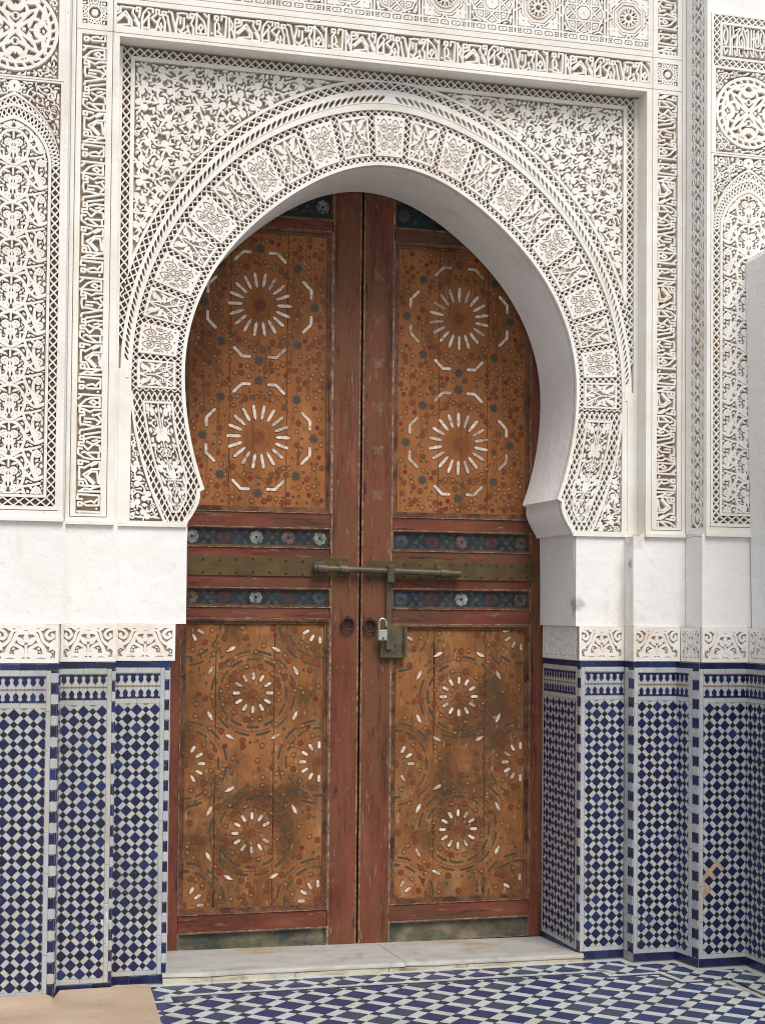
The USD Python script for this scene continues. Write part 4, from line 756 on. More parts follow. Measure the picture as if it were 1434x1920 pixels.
def dado_face(par, fr, left=(), right=(), fringe=True, bare=None, solid=False):
    """one vertical face of tiles: courses, merlon frieze, field; left/right = strips ('white'|'dash', width)"""
    L = fr.L; put = lambda n, p, m, h=.0045, kind=None: obj(n, tile_mesh(p, fr, h), m, par, kind=kind)
    def row(x0, x1, z0, z1, w, name, colour, ph=0.):
        n = max(1, round((x1 - x0) / w)); xs = np.linspace(x0, x1, n + 1)
        if n > 2: xs[1:-1] += RG.uniform(-.003, .003, n - 1)
        for a, b in zip(xs[:-1], xs[1:]): put(name, box(a + .0006, z0, b - .0006, z1), colour())
    row(0, L, 1.4035, 1.4300, .075, 'blue_course_tile', blue)
    x0, x1 = 0., L
    for side, strips in (('l', left), ('r', right)):
        for kind, w in strips:
            a, b = (x0, x0 + w) if side == 'l' else (x1 - w, x1)
            if side == 'l': x0 += w
            else: x1 -= w
            a, b = a + .0006, b - .0006
            if kind == 'white':
                zz = np.arange(.041, 1.40, .17); zz = np.append(zz, 1.402)
                for p, q in zip(zz[:-1], zz[1:]): put('edge_tile', box(a, p + .0006, b, q - .0006), white())
            else:
                k = 0; z = .041
                while z < 1.40:
                    h = .049 if k % 2 == 0 else .041; t = min(z + h, 1.402); m = .006
                    if k % 2 == 0: P = Polygon([(a, z), ((a + b) / 2, z + m), (b, z), (b, t), ((a + b) / 2, t - m), (a, t)]) if t - z > .03 else box(a, z, b, t)
                    else: P = box(a, z + .0006, b, t - .0006)
                    put('corner_tile', P.buffer(-.0004, join_style=2) if k % 2 == 0 else P, blue() if k % 2 == 0 else white()); z = t; k += 1
    if x1 - x0 < .04: return
    row(x0, x1, 1.3795, 1.4025, .11, 'white_course_tile', white); row(x0, x1, 1.2435, 1.2645, .11, 'white_course_tile', white); row(x0, x1, .041, .0605, .11, 'white_course_tile', white)
    row(0, L, .004, .039, .085, 'base_tile', blue)
    # merlon frieze
    zb, zt = 1.2660, 1.3780; zm = (zb + zt) / 2; n = max(2, round((x1 - x0) / .0365)); w = (x1 - x0) / n
    mer = lambda c, z, s: Polygon([(c - w * .5, z), (c + w * .5, z), (c + w * .5, z + s * .007), (c + w * .29, z + s * .010), (c + w * .25, z + s * .016), (c + w * .34, z + s * .022), (c + w * .33, z + s * .030), (c + w * .18, z + s * .036), (c, z + s * .044), (c - w * .18, z + s * .036), (c - w * .33, z + s * .030), (c - w * .34, z + s * .022), (c - w * .25, z + s * .016), (c - w * .29, z + s * .010), (c - w * .5, z + s * .007)])
    obj('merlon_ground', ext(box(x0 + .0006, zb, x1 - .0006, zt), -.001, .0032, fr), white(), par)
    dots = []
    for k in range(n):
        c = x0 + (k + .5) * w
        for z, s in ((zb + .0006, 1), (zt - .0006, -1)):
            P = mer(c, z, s).buffer(-.0006, join_style=2); 
            if not P.is_valid: P = P.buffer(0)
            obj('merlon_tile', ext(P, .003, .0055, fr), blue() if s > 0 else pick(['blue_glaze', 'blue_glaze_dark', 'dark_glaze'], [.55, .3, .15]), par)
        dots += [star(c, zm, .0062, 4, .7), star(c - w / 2 + .0001, zm, .0052, 4, .7)]
    dots.append(box(x0, zm - .0022, x1, zm + .0022))
    obj('ochre_line', ext(unary_union(dots).intersection(box(x0, zb, x1, zt)), .003, .0050, fr), 'ochre_glaze', par)
    R = box(x0 + .001, .0615, x1 - .001, 1.2425); org = ((x0 + x1) / 2 + (PIT / 4 if (x1 - x0) < .2 else 0), .0615 + .02); n_ = {'big': 0, 'link': 0, 'small': 0}; rest = []
    for k, p, f in zellige(R, A_, B_, PIT, org):
        if bare is not None and bare(p.centroid.x, p.centroid.y) and not (k == 'big' and RG.random() < .55): continue
        m = blue() if k == 'big' else white() if k == 'link' else pick(['dark_glaze', 'blue_glaze_dark'], [.7, .3])
        if p.area < .00012 or f < .3: rest.append((tile_mesh(p, fr), m)); continue
        key = str(par.GetPath()) + k; CNT[key] = CNT.get(key, 0) + 1
        if CNT[key] > 298: rest.append((tile_mesh(p, fr), m))
        else: obj(DADO_NAMES[k], tile_mesh(p, fr), m, par)
    for m in sorted({m for _, m in rest}): obj('cut_tiles', join(*[a for a, b in rest if b == m]), m, par, kind='stuff')
CNT = {}
def dado(label, plan, back, faces):
    par = thing('tiled_dado', label, 'tiled dado', DADO)
    obj('mortar_bed', slab(Polygon(list(plan) + list(back)).buffer(0), -.01, 1.4295), 'mortar', par)
    for a, b, kw in faces: dado_face(par, Frame(a, b), **kw)
    return par
W_, D_ = ('white', .020), ('dash', .030)
q = [(.974, .584), (.974, .088), (1.1995, .088)]
dado('blue and white tile dado on the right jamb and first step right of the door', q, [(1.1995, .584)], [(q[0], q[1], dict(left=[W_], right=[('dash', .036), ('white', .018)])), (q[1], q[2], dict(left=[W_]))])
q = [(1.200, .088), (1.206, -.012), (1.428, -.012), (1.458, Y3 - .010)]
dado('folded blue and white tile dado, second step right of the door', q, [(1.60, -.15), (1.60, .2), (1.2005, .2)], [(q[0], q[1], dict(right=[('dash', .050), ('white', .034)])), (q[1], q[2], dict(left=[W_])), (q[2], q[3], dict(right=[('dash', .046), ('white', .03)]))])
q = [(1.459, Y3 - .010), (1.704, Y3 - .010)]
chip = lambda x, z: (x - .030) ** 2 / .034 ** 2 + (z - .395) ** 2 / .058 ** 2 < 1 or (x - .080) ** 2 / .040 ** 2 + (z - .455) ** 2 / .038 ** 2 < 1
p3 = dado('blue and white tile dado with a chipped bare patch, third step right of the door', q, [(1.704, .04), (1.605, .04), (1.605, -.14)], [(q[0], q[1], dict(left=[W_], bare=chip))])
obj('bare_patch', ext(unary_union([affinity.scale(disc(.034, .395, .052), 1, 1.5), affinity.scale(disc(.085, .452, .055), 1.1, .9)]).intersection(box(.021, 0, .2, 1)), -.001, .0012, Frame(*q)), 'bare_mortar', p3)
q = [(1.7045, Y3 - .010), (1.742, -1.30)]
dado('blue and white tile dado on the pier at the right edge', q, [(2.9, -1.30), (2.9, .04), (1.7045, .04)], [(q[0], q[1], dict(right=[W_, D_]))])
q = [(-1.250, .088), (-1.003, .088), (-1.003, .584)]
dado('blue and white tile dado nearest the door on its left', q, [(-1.250, .584)], [(q[0], q[1], dict(left=[], right=[('dash', .022), W_])), (q[1], q[2], dict(left=[W_], right=[W_]))])
q = [(-1.490, -.012), (-1.256, -.012), (-1.2505, .088)]
dado('blue and white tile dado, second step left of the door', q, [(-1.2505, .2), (-1.62, .2), (-1.62, -.1), (-1.504, -.1)], [(q[0], q[1], dict(right=[('dash', .012), W_])), (q[1], q[2], dict(right=[W_], left=[D_]))])
q = [(-1.98, Y3 - .010), (-1.512, Y3 - .010), (-1.4905, -.012)]
dado('broad blue and white tile dado at the left edge behind the beige rug', [(-2.9, Y3 - .008)] + q, [(-1.53, -.1), (-2.9, -.1)], [(q[0], q[1], dict(right=[('dash', .026), W_])), (q[1], q[2], dict(left=[D_], right=[W_]))])
drip = unary_union([SL([(.372 - .006 * math.sin(z * 40), z) for z in np.linspace(.30, .345, 6)], .0030), SL([(.345, .315), (.350, .295), (.354, .288)], .0034), SL([(.300, .300), (.304, .296)], .003), SL([(.318, .24), (.319, .21)], .0026), SL([(.372, .235), (.371, .20)], .0024)])
obj('paint_drip', ext(affinity.translate(drip, -.155, 0), .0048, .0058, Frame((-1.490, -.012), (-1.256, -.012))), 'plaster', Usd.Stage.GetPrimAtPath(stage, '/World/tiled_dado_005'), kind='stuff')
# ================================================================ floor
floor = thing('floor', None, None, kind='structure')
class Flat:
    L = 1.
    def __call__(s, v): v = np.asarray(v, float); return np.c_[v[:, 0], v[:, 1], v[:, 2] - .0045]
FLAT = Flat()
foot = unary_union([Polygon([(-3, 1), (-3, Y3 - .012), (-1.51, Y3 - .012), (-1.49, -.012), (-1.25, -.012), (-1.25, .08), (1.20, .08), (1.206, -.012), (1.43, -.012), (1.46, Y3 - .012), (1.705, Y3 - .012), (1.745, -1.3), (3, -1.3), (3, 1)])])
zone = box(-2.6, -2.6, 3.2, 1)
keepf = zone.difference(foot.buffer(.262, join_style=2)); inner_f = keepf
lines = [(.228, .258, 'floor_dark'), (.115, .200, None), (.090, .110, 'floor_dark')]
def strip_tiles(d0, d1, name, mats, w):
    S = foot.buffer(d1, join_style=2).difference(foot.buffer(d0, join_style=2)).intersection(zone)
    for x in np.arange(-2.2, 2.9, w):
        for p in polys(S.intersection(box(x + .0008, -1.5, x + w - .0008, .5))):
            if p.bounds[1] > -1.4 and p.area > 2e-5: obj(name, ext(p, -.004, .0042 + RG.uniform(-.0005, .0005), FLAT), mats(), floor)
fw = lambda: pick(['floor_white', 'floor_white_warm'], [.87, .13])
fbl = lambda: pick(['floor_blue', 'floor_blue_grey'], [.68, .32])
strip_tiles(.238, .262, 'border_tile', lambda: 'floor_dark', .15); strip_tiles(.208, .236, 'border_tile', fw, .17); strip_tiles(.010, .050, 'border_tile', fw, .14)
keepf = unary_union([keepf, foot.buffer(.206, join_style=2).difference(foot.buffer(.052, join_style=2)).intersection(zone)])
rest = []; cnt = {'big': 0, 'link': 0, 'small': 0}
cand = []
FP = .2135
for k, p, f in zellige(box(-2.6, -2.6, 3.2, .2), .102, .048, FP, (.310 - FP * 4, -.415 - FP * 9)):
    p = p.intersection(keepf)
    for pp in polys(p):
        c = pp.centroid; hid = c.x < -1.16 and c.y > -1.0
        far = c.y < -1.05 or c.x < -1.9 or c.x > 1.9
        cand.append((hid or far or pp.area < .0006, -c.y, k, pp))
FN = {'big': 'blue_floor_tile', 'link': 'white_floor_tile', 'small': 'small_floor_tile'}
for hid, _, k, p in sorted(cand, key=lambda c: c[:2]):
    m = fbl() if k == 'big' else fw() if k == 'link' else 'floor_dark'
    if hid or cnt[k] >= 298: rest.append((tile_mesh(p.simplify(1e-5), FLAT), m))
    else: cnt[k] += 1; obj(FN[k], tile_mesh(p.simplify(1e-5), FLAT), m, floor)
for m in sorted({m for _, m in rest}): obj('outer_tiles', join(*[a for a, b in rest if b == m]), m, floor, kind='stuff')
# ================================================================ threshold
th = thing('marble_threshold', 'worn grey marble threshold slab under the wooden double door', 'threshold')
def slab_piece(x0, x1, za, zb_):
    n = 7; xs = np.linspace(x0, x1, n); V = []
    prof = [(.59, -.010), (.068, -.004), (.058, -.010), (.056, -.022), (.062, -.0235), (.064, -.05)]
    rg = np.random.default_rng(3)
    for i, x in enumerate(xs):
        t = (x + 1.02) / 2.02; top = .046 - .012 * t; back = .030 - .022 * t; w = rg.normal(0, .0016)
        pts = [(.60, back), (.30, (top + back) / 2 + .001), (.075, top + .001), (.064, top - .004), (.060, top - .012), (.061 + w, top - .019), (.072, top - .021), (.12, top - .0215), (.60, -.008)]
        V += [(x, y, z) for y, z in pts]
    k = len(pts); F_ = []
    for i in range(n - 1):
        for j in range(k): a, b = i * k + j, i * k + (j + 1) % k; F_ += [[a, b, b + k], [a, b + k, a + k]]
    for base, rev in ((0, 1), ((n - 1) * k, 0)):
        for j in range(1, k - 1): t_ = [base, base + j, base + j + 1]; F_.append(t_[::-1] if not rev else t_)
    return np.array(V), np.array(F_)
obj('slab', slab_piece(-1.022, .0985, 0, 0), 'marble', th, smooth=35); obj('slab', slab_piece(.1005, .985, 0, 0), 'marble', th, smooth=35)
for x0, x1 in ((-1.02, -.80), (-.798, -.42), (-.418, .02), (.022, .40), (.402, .983)):
    t = ((x0 + x1) / 2 + 1.02) / 2.02; obj('edge_stone', bx(x0, x1, .0625, .40, -.006, .0245 - .012 * t, .0025), 'marble_edge', th)
# ================================================================ doors
def door(s, label, X0, X1, P0, P1, Z):
    """s = -1 left, 1 right; X0 meeting edge .. X1 outer edge; P0 .. P1 the panels' x range (absolute values)"""
    d = thing('door_leaf', label, 'door', 'two leaves of the arched doorway'); FRM = FRONT; hd = -YD
    xs = lambda a, b: sorted((s * a, s * b))
    def plank(name, a, b, z0, z1, h, m, t=.05, lab=None, bev=.003): x0, x1 = xs(a, b); return obj(name, bx(x0, x1, -h, -h + t, z0, z1, bev), m, d, lab)
    plank('stile', X0, P0, .012, 3.92, hd, 'red_paint'); plank('stile', P1, X1, .012, 3.92, hd - .002, 'red_paint')
    rails = Z['rails']
    for z0, z1 in rails: plank('rail', P0 + .001, P1 - .001, z0, z1, hd - .004, 'rail_paint', .045)
    plank('painted_band', P0 - .14 if s > 0 else P0 - .09, P1 + .03, *Z['band'], hd + .0025, 'olive_paint', .004, None, .001)
    for k in range(9):
        for zz in (Z['band'][0] + .016, Z['band'][1] - .016):
            xx = s * (P0 + .06 + k * (P1 - P0 - .08) / 8); me_ = trimesh.creation.icosphere(1, .0062); me_.apply_scale([1, .5, 1]); me_.apply_translation([xx, YD - .003, zz + .004 * math.sin(k * 5)]); obj('nail_head', tm(me_), 'rusty_iron', d, smooth=True)
    # backing so that no light leaks through
    x0, x1 = xs(P0 - .01, P1 + .01); obj('backing', bx(x0, x1, YD + .042, YD + .06, .012, 3.92), 'dark_gap', d)
    def moulding(z0, z1, m='moulding_paint', th=1.):
        a, b = xs(P0 + .002, P1 - .002); R = box(a, z0, b, z1)
        obj('panel_moulding', join(ext(R.difference(R.buffer(-.011 * th, join_style=2)), hd - .020, hd + .001), ext(R.buffer(-.011 * th, join_style=2).difference(R.buffer(-.024 * th, join_style=2)), hd - .020, hd - .008)), m, d)
        E = R.buffer(.004, join_style=2); obj('worn_edge', ext(E.difference(R.buffer(.0006, join_style=2)), hd - .003, hd + .0008), 'edge_wear', d)
        return R.buffer(-.024 * th, join_style=2)
    def boards(z0, z1, cuts, m, jag=0.):
        R = moulding(z0, z1); b = R.bounds; e = [b[0]] + sorted(s * c for c in cuts) + [b[2]]; rg = np.random.default_rng(int(z0 * 100) + s)
        for i in range(len(e) - 1):
            g_ = .0016; zz = np.linspace(b[1], b[3], 9); l = e[i] + (g_ if i else 0) + (rg.normal(0, jag, 9) if i else 0); r = e[i + 1] - (g_ if i < len(e) - 2 else 0) + (rg.normal(0, jag, 9) if i < len(e) - 2 else 0)
            P = Polygon(np.vstack([np.c_[np.broadcast_to(l, 9), zz], np.c_[np.broadcast_to(r, 9), zz][::-1]]))
            obj('panel_board', ext(P, hd - .032, hd - .016 - .0006 * (i % 2)), m, d)
        return R
    hp = hd - .016
    paint_ = {}
    def pnt(m, g): paint_.setdefault(m, []).append(g)
    def inlay(g, m='bone'): obj('bone_inlay', ext(g, hp - .002, hp + .0022), m, d)
    rg = np.random.default_rng(50 + s)
    def rays(cx, cz, n, r0, r1, w, R, a0=0., miss=0., lost=()):
        for k in range(n):
            a = a0 + k * 2 * math.pi / n; c, sn = math.cos(a), math.sin(a)
            if rg.random() < miss: continue
            L0 = [(r0, 0), (r0 + .2 * (r1 - r0), w / 2), (r1 - .12 * (r1 - r0), w / 2), (r1, w * .15), (r1, -w * .15), (r1 - .12 * (r1 - r0), -w / 2), (r0 + .2 * (r1 - r0), -w / 2)]
            P = Polygon([(cx + x * c - y * sn, cz + x * sn + y * c) for x, y in L0]).intersection(R)
            pp = polys(P)
            if pp and P.area > .5 * Polygon(L0).area: inlay(pp[0], 'bone' if rg.random() < Z['fresh'] else 'bone_dull'); pnt('brown_paint', pp[0].buffer(.0028).difference(pp[0].buffer(.0002)).intersection(R))
    def strap(cx, cz, r, n, k, a0=0.):
        for i in range(n):
            a = a0 + i * 2 * math.pi / n; b = a + k * 2 * math.pi / n
            pnt('line_paint' if i % 2 else 'brown_paint', SL([(cx + r * math.cos(a), cz + r * math.sin(a)), (cx + r * math.cos(b), cz + r * math.sin(b))], .0015, 2).intersection(RC[0]).difference(disc(cx, cz, .60 * r, 6)))
    RC = [None]
    def dot(x, z, t):
        if not RC[0].buffer(-.012).contains(Point(x, z)): return
        if t == 0: pnt('orange_paint', star(x, z, .0125, 8, .86)); pnt('brown_paint', ring(x, z, .0145, .0026, 3))
        elif t == 1: pnt('brown_paint', ring(x, z, .0120, .0034, 3)); pnt('cream_paint', disc(x, z, .0062, 3))
        elif t == 2: pnt('leaf_paint', unary_union([leaf(x - .012 * math.cos(q_), z - .012 * math.sin(q_), q_, .024, .007) for q_ in (.4, 1.97)]))
        else: pnt('crimson_paint', star(x, z, .012, 8, .84))
    def dots(cx, cz, r, n, kinds, occ, a0=0.):
        for i in range(n):
            a = a0 + i * 2 * math.pi / n; x, z = cx + r * math.cos(a), cz + r * math.sin(a)
            if any((x - p) ** 2 + (z - q) ** 2 < (rr + .012) ** 2 for p, q, rr in occ[1:] if rr < .1): continue
            dot(x, z, kinds[i % len(kinds)]); occ.append((x, z, .0135))
    # ---- upper panel
    z0, z1 = Z['upper']; R = boards(z0, z1, Z['cuts_u'], 'panel_wood'); RC[0] = R; cx = s * .515; occ = []
    for cz in Z['ros_u']:
        strap(cx, cz, .30, 16, 5); strap(cx, cz, .245, 16, 3, .2); rays(cx, cz, 18, .082, .160, .0155, R, math.pi / 18 if s > 0 else 0); occ.append((cx, cz, .175))
        pnt('crimson_paint' if (s < 0 and cz > 3) else 'orange_paint', star(cx, cz, .031, 16, .82)); pnt('brown_paint', ring(cx, cz, .037, .003))
        for k in range(36):
            a = k * math.pi / 18; pnt('brown_paint', SL([(cx + .045 * math.cos(a), cz + .045 * math.sin(a)), (cx + .076 * math.cos(a), cz + .076 * math.sin(a))], .0014, 2))
        for k in range(8):
            a = k * math.pi / 4; rr = .277 if k % 2 == 0 else .268; x, z = cx + rr * math.cos(a), cz + rr * math.sin(a)
            if R.contains(Point(x, z)): pnt('slate_paint', star(x, z, .027, 9 if k % 2 else 8, .62, rg.uniform(0, 1)).intersection(R)); pnt('leaf_paint', disc(x, z, .007, 3)); occ.append((x, z, .03))
            for sg in (-1, 1):
                if k % 2: continue
                pts = [(.258, sg * .048), (.258, sg * .085), (.218, sg * .125)]
                P = LineString([(cx + u * math.cos(a) - v * math.sin(a), cz + u * math.sin(a) + v * math.cos(a)) for u, v in pts]).buffer(.0072, quad_segs=3, join_style=2)
                if R.buffer(-.004).contains(P): inlay(P, 'bone' if rg.random() < Z['fresh'] else 'bone_dull'); pnt('brown_paint', P.buffer(.0026).difference(P.buffer(.0002))); c = P.centroid; occ.append((c.x, c.y, .03)); occ += [(q_[0], q_[1], .022) for q_ in np.array(P.exterior.coords)[::6]]
    for cz in Z['ros_u']: dots(cx, cz, .196, 18, (1, 2, 0), occ, .17); dots(cx, cz, .232, 24, (0, 2, 1, 2), occ, .13); dots(cx, cz, .318, 32, (0, 1, 3, 1), occ, .1); dots(cx, cz, .352, 36, (2, 0, 2, 1), occ, .1)
    def scatter(R, occ, n, rmin, seed):
        rgs = np.random.default_rng(seed); b = R.bounds; got = list(occ); k = 0; cxm = s * .515
        for _ in range(n * 14):
            x, z = rgs.uniform(b[0] + .016, b[2] - .016), rgs.uniform(b[1] + .016, b[3] - .016)
            if any((x - a) ** 2 + (z - c) ** 2 < (r + rmin) ** 2 for a, c, r in got): continue
            got.append((x, z, rmin)); k += 1; t = rgs.random()
            if t < .26: pnt('orange_paint', star(x, z, .0125, 8, .86)); pnt('brown_paint', ring(x, z, .0145, .0026, 3))
            elif t < .40: pnt('crimson_paint' if rgs.random() < .5 else 'orange_paint', star(x, z, .013, 7, .82))
            elif t < .66: pnt('brown_paint', ring(x, z, .0125, .0034, 3)); pnt('cream_paint', disc(x, z, .0065, 3))
            elif t < .86: a = rgs.uniform(0, 6); pnt('leaf_paint', unary_union([leaf(x - .013 * math.cos(a + q_), z - .013 * math.sin(a + q_), a + q_, .026, .007) for q_ in (0, 1.57)]))
            else: pnt('slate_paint', star(x, z, .0095, 6, .5))
            if k >= n: break
    scatter(R, occ, 200, .0125, 5 + s)
    # ---- lower panel
    z0, z1 = Z['lower']; R = boards(z0, z1, Z['cuts_l'], 'panel_wood_worn' if s > 0 else 'panel_wood_worn', .0012); RC[0] = R; cx = s * .527; occ = []; b = R.bounds; zmid = sum(Z['ros_l']) / 2; dz = (Z['ros_l'][0] - Z['ros_l'][1]) / 2; dxe = .332
    cents = [(cx, z) for z in Z['ros_l']] + [(cx + q_ * dxe, zmid + k * 2 * dz) for q_ in (-1, 1) for k in (-1, 0, 1)]
    for i, (x, z) in enumerate(cents):
        rays(x, z, 12, .062, .100, .0145, R.buffer(-.004), 0, Z['miss'] if i > 1 or s < 0 else .04); pnt('orange_paint', star(x, z, .024, 12, .8).intersection(R)); occ.append((x, z, .105))
        for k in range(12):
            a = k * math.pi / 6
            pnt('brown_paint', SL([(x + .03 * math.cos(a), z + .03 * math.sin(a)), (x + .056 * math.cos(a), z + .056 * math.sin(a))], .0016, 2).intersection(R))
        for r_ in (.125, .188): pnt('brown_paint', ring(x, z, r_, .0016, 10).intersection(R)); strap(x, z, r_ + .02, 12, 5)
        for r, nn in ((.166, 12), (.204, 12)):
            for k in range(nn):
                a = (k + (.5 if r > .19 else 0)) * 2 * math.pi / nn; t = np.linspace(-.16, .16, 5)
                if Z['wear'] and rg.random() < .22: continue
                P = SL(np.c_[x + r * np.cos(a + t), z + r * np.sin(a + t)], .0105, 1).intersection(R); pnt('slate_paint' if rg.random() < .55 else 'leaf_paint', P)
    for x, z in cents[:2]:
        for sx in (-1, 1):
            for sz in (-1, 1):
                for ox, oz in ((.112, .213), (.210, .110)):
                    px, pz = x + sx * ox, z + sz * oz; a = math.atan2(sz * oz, sx * ox) + math.pi / 2; P = leaf(px - .027 * math.cos(a), pz - .027 * math.sin(a), a, .054, .017, 0, 7)
                    if rg.random() > Z['miss'] and R.buffer(-.004).contains(P): inlay(P, 'bone' if rg.random() < Z['fresh'] else 'bone_dull'); occ.append((px, pz, .025)); pnt('brown_paint', P.buffer(.0024).difference(P.buffer(.0002)))
    occ.insert(0, (99, 99, 0))
    for x, z in cents: dots(x, z, .132, 12, (0, 1), occ, .26); dots(x, z, .236, 20, (1, 2, 0, 2), occ, .1)
    scatter(R, occ, 120 if s < 0 else 60, .0125, 15 + s)
    for m, gs in sorted(paint_.items()):
        lift = .0001 + .00018 * ['line_paint', 'brown_paint', 'leaf_paint', 'slate_paint', 'orange_paint', 'cream_paint', 'crimson_paint'].index(m); obj('painted_' + {'slate_paint': 'stars', 'orange_paint': 'rosettes', 'crimson_paint': 'red_dots', 'cream_paint': 'pale_dots', 'leaf_paint': 'leaves', 'brown_paint': 'outlines', 'line_paint': 'straps'}[m], ext(unary_union(gs), hp - .0015, hp + .0003 + lift), m, d, kind='stuff')
    # ---- flower panels
    for z0, z1, full in Z['flowers']:
        R = moulding(z0, z1, th=.34); b = R.bounds; obj('flower_board', ext(R, hd - .032, hd - .016), 'teal_paint', d); zc = (b[1] + b[3]) / 2; r = min((b[3] - b[1]) * .43, .034)
        E = R.difference(R.buffer(-.0035, join_style=2)); obj('flower_border', ext(E, hd - .0165, hd - .0152), 'slate_paint', d)
        seq = ['flower_white', 'flower_pink', 'flower_white', 'flower_red', 'flower_gold' if s > 0 else 'flower_white']
        for k in range(5):
            x = s * (P0 + .052 + k * (P1 - P0 - .10) / 4); m = seq[k] if (full and s < 0) else ['flower_blue', 'flower_red', 'flower_white' if z0 < 1.8 else 'flower_pink', 'flower_red', 'flower_gold'][k]
            pt = unary_union([disc(x + r * .62 * math.cos(a), zc + r * .62 * math.sin(a), r * .40, 3) for a in np.arange(8) * math.pi / 4]).difference(disc(x, zc, r * .22, 3))
            obj('painted_flower', ext(pt, hd - .0165, hd - .0156), m, d)
            if k < 4:
                xx = x + s * (P1 - P0 - .10) / 8
                lv = unary_union([leaf(xx + o, zc + q_ * r * .5, a, r * 1.1, r * .5, q_) for o, q_, a in ((-.012, 1, 2.4), (.012, 1, .7), (-.012, -1, 3.9), (.012, -1, 5.4))] + [disc(xx, zc, r * .3, 3)]); obj('painted_sprig', ext(lv.intersection(R), hd - .0165, hd - .0158), ['flower_blue', 'slate_paint'][k % 2], d)
    # ---- plinth
    R = moulding(*Z['plinth'], m='plinth_paint', th=.4); obj('plinth_board', ext(R, hd - .032, hd - .017), 'plinth_paint', d)
    # ---- worn painted script-like scratches on the meeting stile are only wear: thin lozenges of pale paint
    st = []
    for zz in np.arange(2.25, 3.5, .22):
        xm = s * (X0 + P0) / 2
        for q_ in range(4): st += [SL([(xm - .024 + q_ * .012, zz - .03), (xm + .012 + q_ * .006, zz + .018)], .0016, 2), SL([(xm + .024 - q_ * .012, zz - .03), (xm - .012 - q_ * .006, zz + .018)], .0016, 2)]
    if s > 0: obj('worn_lozenges', ext(unary_union(st), hd - .001, hd + .0005), 'edge_wear', d, kind='stuff')
    # ---- edge wear along the meeting stile, ring handle
    x0, x1 = xs(X0 + .0005, X0 + .006); obj('worn_edge', bx(x0, x1, YD - .001, YD + .02, .02, 3.75), 'edge_wear', d)
    x0, x1 = xs(P0 - .007, P0 - .002); obj('worn_edge', bx(x0, x1, YD - .0008, YD + .02, .02, 3.75), 'edge_wear', d)
    hx, hz = Z['ring']; th_ = np.linspace(0, 2 * np.pi, 33)
    h = obj('ring_handle', tube(np.c_[hx + .031 * np.sin(th_), YD - .012 - .006 * (1 - np.cos(th_)) / 2, hz + .031 * np.cos(th_)], .0062, 8), 'rusty_iron', d, smooth=40)
    obj('ring_plate', ext(disc(hx, hz, .026, 6).union(star(hx, hz + .034, .012, 4, .5, math.pi / 4)), hd - .001, hd + .004), 'rusty_iron', h); obj('ring_staple', tube([(hx, YD - .022, hz + .030), (hx, YD, hz + .030)], .006, 8), 'rusty_iron', h)
    return d
ZL = dict(upper=(2.147, 3.548), lower=(.197, 1.620), ros_u=(3.166, 2.514), ros_l=(1.258, .578), flowers=[(3.608, 3.74, True), (1.973, 2.067, True), (1.680, 1.770, False)], plinth=(.024, .107), band=(1.830, 1.925),
          rails=[(.012, .0235), (.1075, .1965), (1.6205, 1.6795), (1.7705, 1.9725), (2.0675, 2.1465), (3.5485, 3.6075), (3.7405, 3.92)], cuts_u=[.375, .66], cuts_l=[.423, .712], ring=(-.062, 1.597), fresh=.85, miss=.02, wear=False)
ZR = dict(upper=(2.137, 3.520), lower=(.205, 1.596), ros_u=(3.155, 2.516), ros_l=(1.233, .565), flowers=[(3.594, 3.73, True), (1.967, 2.065, True), (1.677, 1.774, False)], plinth=(.020, .116), band=(1.822, 1.915),
          rails=[(.008, .0195), (.1165, .2045), (1.5965, 1.6765), (1.7745, 1.9665), (2.0655, 2.1365), (3.5205, 3.5935), (3.7305, 3.92)], cuts_u=[.41, .67], cuts_l=[.395, .665], ring=(.051, 1.590), fresh=.55, miss=.16, wear=True)
door(-1, 'left door leaf of orange painted panels with bright bone inlay stars and red stiles', .004, 1.03, .150, .885, ZL)
door(1, 'right door leaf with more worn panels and faded inlay stars, beside the tiled jamb', .008, 1.0, .167, .903, ZR)
obj('door_shadow_board', bx(-1.05, 1.05, YD + .062, YD + .09, -.01, 3.95), 'dark_gap', portal)
# ================================================================ bolt, lock box, padlock
bolt = thing('door_bolt', 'long old bronze sliding bolt lying across both door leaves', 'bolt')
yb = YD - .034; zf = lambda x: 1.872 - .018 * (x + .25) / .76
obj('bolt_bar', tube([(x, yb, zf(x)) for x in np.linspace(-.245, .50, 24)], [.0155 + .002 * (i % 2) * 0 for i in range(24)], 12), 'old_bronze', bolt, smooth=40)
for x, r, w in ((-.236, .024, .012), (-.20, .021, .05), (-.09, .0205, .045), (.43, .021, .045), (.50, .0165, .03)):
    obj('collar', tube([(x - w / 2, yb, zf(x)), (x - w / 2 + .002, yb, zf(x)), (x + w / 2 - .002, yb, zf(x)), (x + w / 2, yb, zf(x))], [r * .9, r, r, r * .9], 12), 'old_bronze', bolt, smooth=40)
for x in (-.20, -.085, .425): obj('bolt_bracket', bx(x - .03, x + .03, YD - .012, YD - .004, zf(x) - .034, zf(x) + .034, .003), 'old_bronze', bolt)
obj('hasp_loop', bx(.130, .166, yb - .022, YD - .012, 1.806, 1.892, .004), 'old_bronze', bolt)
obj('hasp_bar', bx(.133, .163, YD - .018, YD - .005, 1.470, 1.812, .003), 'old_bronze', bolt); obj('hasp_joint', tube([(.129, YD - .020, 1.806), (.167, YD - .020, 1.806)], .007, 8), 'old_bronze', bolt)
lb = thing('lock_box', 'shallow square bronze lock plate with raised rim under the hasp', 'lock')
R = box(.104, 1.432, .240, 1.586)
obj('lock_plate', ext(R, -YD + .002, -YD + .006), 'old_bronze', lb); 
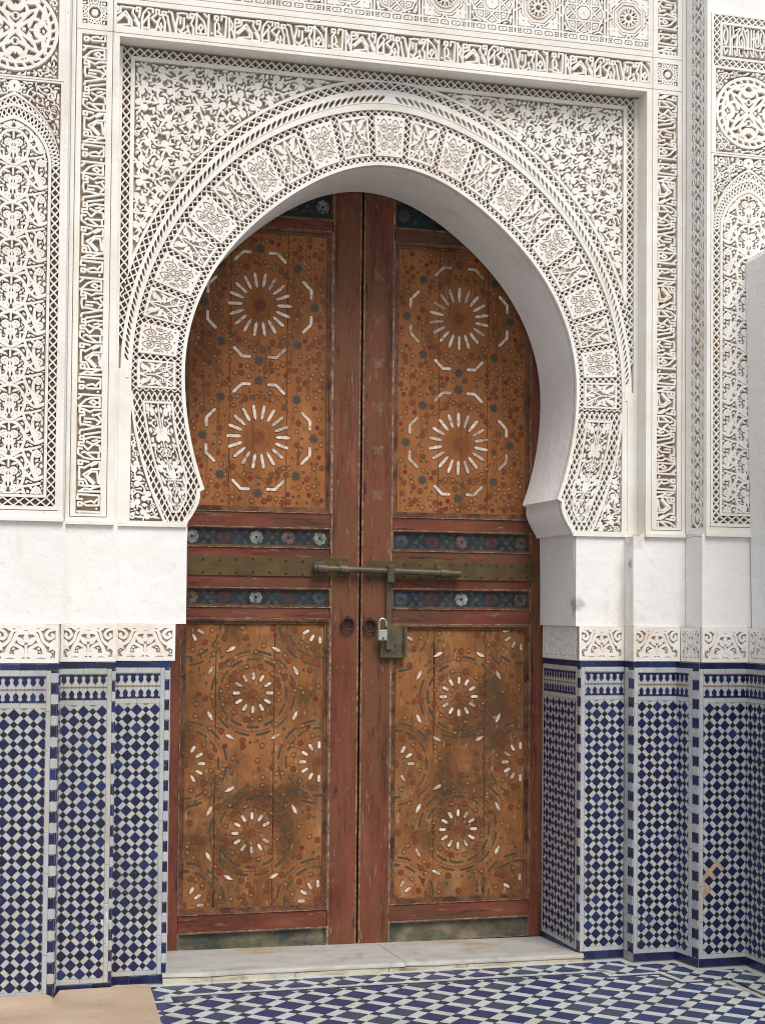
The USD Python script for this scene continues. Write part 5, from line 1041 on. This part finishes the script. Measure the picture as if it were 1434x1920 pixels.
for a in (box(.104, 1.432, .240, 1.444), box(.226, 1.4445, .240, 1.586), box(.104, 1.4445, .112, 1.50)): obj('lock_rim', ext(a, -YD + .0062, -YD + .026), 'old_bronze', lb)
obj('keyhole', ext(disc(.185, 1.492, .005, 3).union(box(.183, 1.474, .187, 1.492)), -YD + .0055, -YD + .0068), 'dark_gap', lb)
pl = thing('padlock', 'small silver padlock hanging open-looking beside the hasp', 'padlock')
say(pl, 'small silver padlock hanging from the hasp left of the lock plate')
px, pz, py = .106, 1.546, YD - .052
obj('padlock_body', bx(px - .024, px + .024, py - .011, py + .011, pz - .029, pz + .024, .004), 'steel', pl)
t = np.linspace(0, np.pi, 14); obj('shackle', tube(np.vstack([[(px - .018, py, pz + .02)], np.c_[px - .018 * np.cos(t), np.full(14, py), pz + .058 + .022 * np.sin(t)], [(px + .018, py, pz + .04)]]), .0048, 8), 'steel', pl, smooth=40)
obj('keyway', bx(px - .003, px + .003, py - .0135, py - .0115, pz - .024, pz - .012), 'dark_gap', pl)
# ================================================================ rug
nx, ny = 120, 44; V, F_ = [], []
rg = np.random.default_rng(4)
back = lambda x: np.interp(x, [-3.2, -1.500, -1.482, -1.262, -1.225, -1.08], [-.205, -.205, -.03, -.03, .035, .042])
for top in (1, 0):
    for i in range(nx):
        for j in range(ny):
            sj = j / (ny - 1); xr = -1.080 - .095 * sj * 2.2 / 1.35 * .62; x = -3.2 + (xr + 3.2) * i / (nx - 1); y = back(x) * (1 - sj) + (-2.3 if True else 0) * sj
            h = .007 + .004 * math.sin(x * 5 + 1) * math.exp(-3 * sj) + .0045 * max(0, math.sin((y * 1.0 + .25 * x + .55) * 9)) + float(np.interp(x, [-1.54, -1.48, -1.27, -1.20, -1.08], [.048, .012, .009, .001, .0])) * math.exp(-(sj / .028) ** 2) - .005 * (i == nx - 1)
            V.append((x, y, max(h, .004) if top else .0005))
N_ = nx * ny; ix = lambda t_, i, j: (0 if t_ else N_) + i * ny + j
for i in range(nx - 1):
    for j in range(ny - 1):
        F_ += [[ix(1, i, j), ix(1, i, j + 1), ix(1, i + 1, j + 1)], [ix(1, i, j), ix(1, i + 1, j + 1), ix(1, i + 1, j)], [ix(0, i, j), ix(0, i + 1, j + 1), ix(0, i, j + 1)], [ix(0, i, j), ix(0, i + 1, j), ix(0, i + 1, j + 1)]]
loop = [(i, 0) for i in range(nx)] + [(nx - 1, j) for j in range(1, ny)] + [(i, ny - 1) for i in range(nx - 2, -1, -1)] + [(0, j) for j in range(ny - 2, 0, -1)]
for (a, b), (c, e) in zip(loop, loop[1:] + loop[:1]): F_ += [[ix(1, a, b), ix(1, c, e), ix(0, c, e)], [ix(1, a, b), ix(0, c, e), ix(0, a, b)]]
m_ = trimesh.Trimesh(np.array(V), np.array(F_), process=False); trimesh.repair.fix_normals(m_)
obj('rug', (np.array(m_.vertices), np.array(m_.faces)), 'rug_cloth', None, 'plain beige woven rug lying at the foot of the left tiled wall', smooth=35, cat='rug')
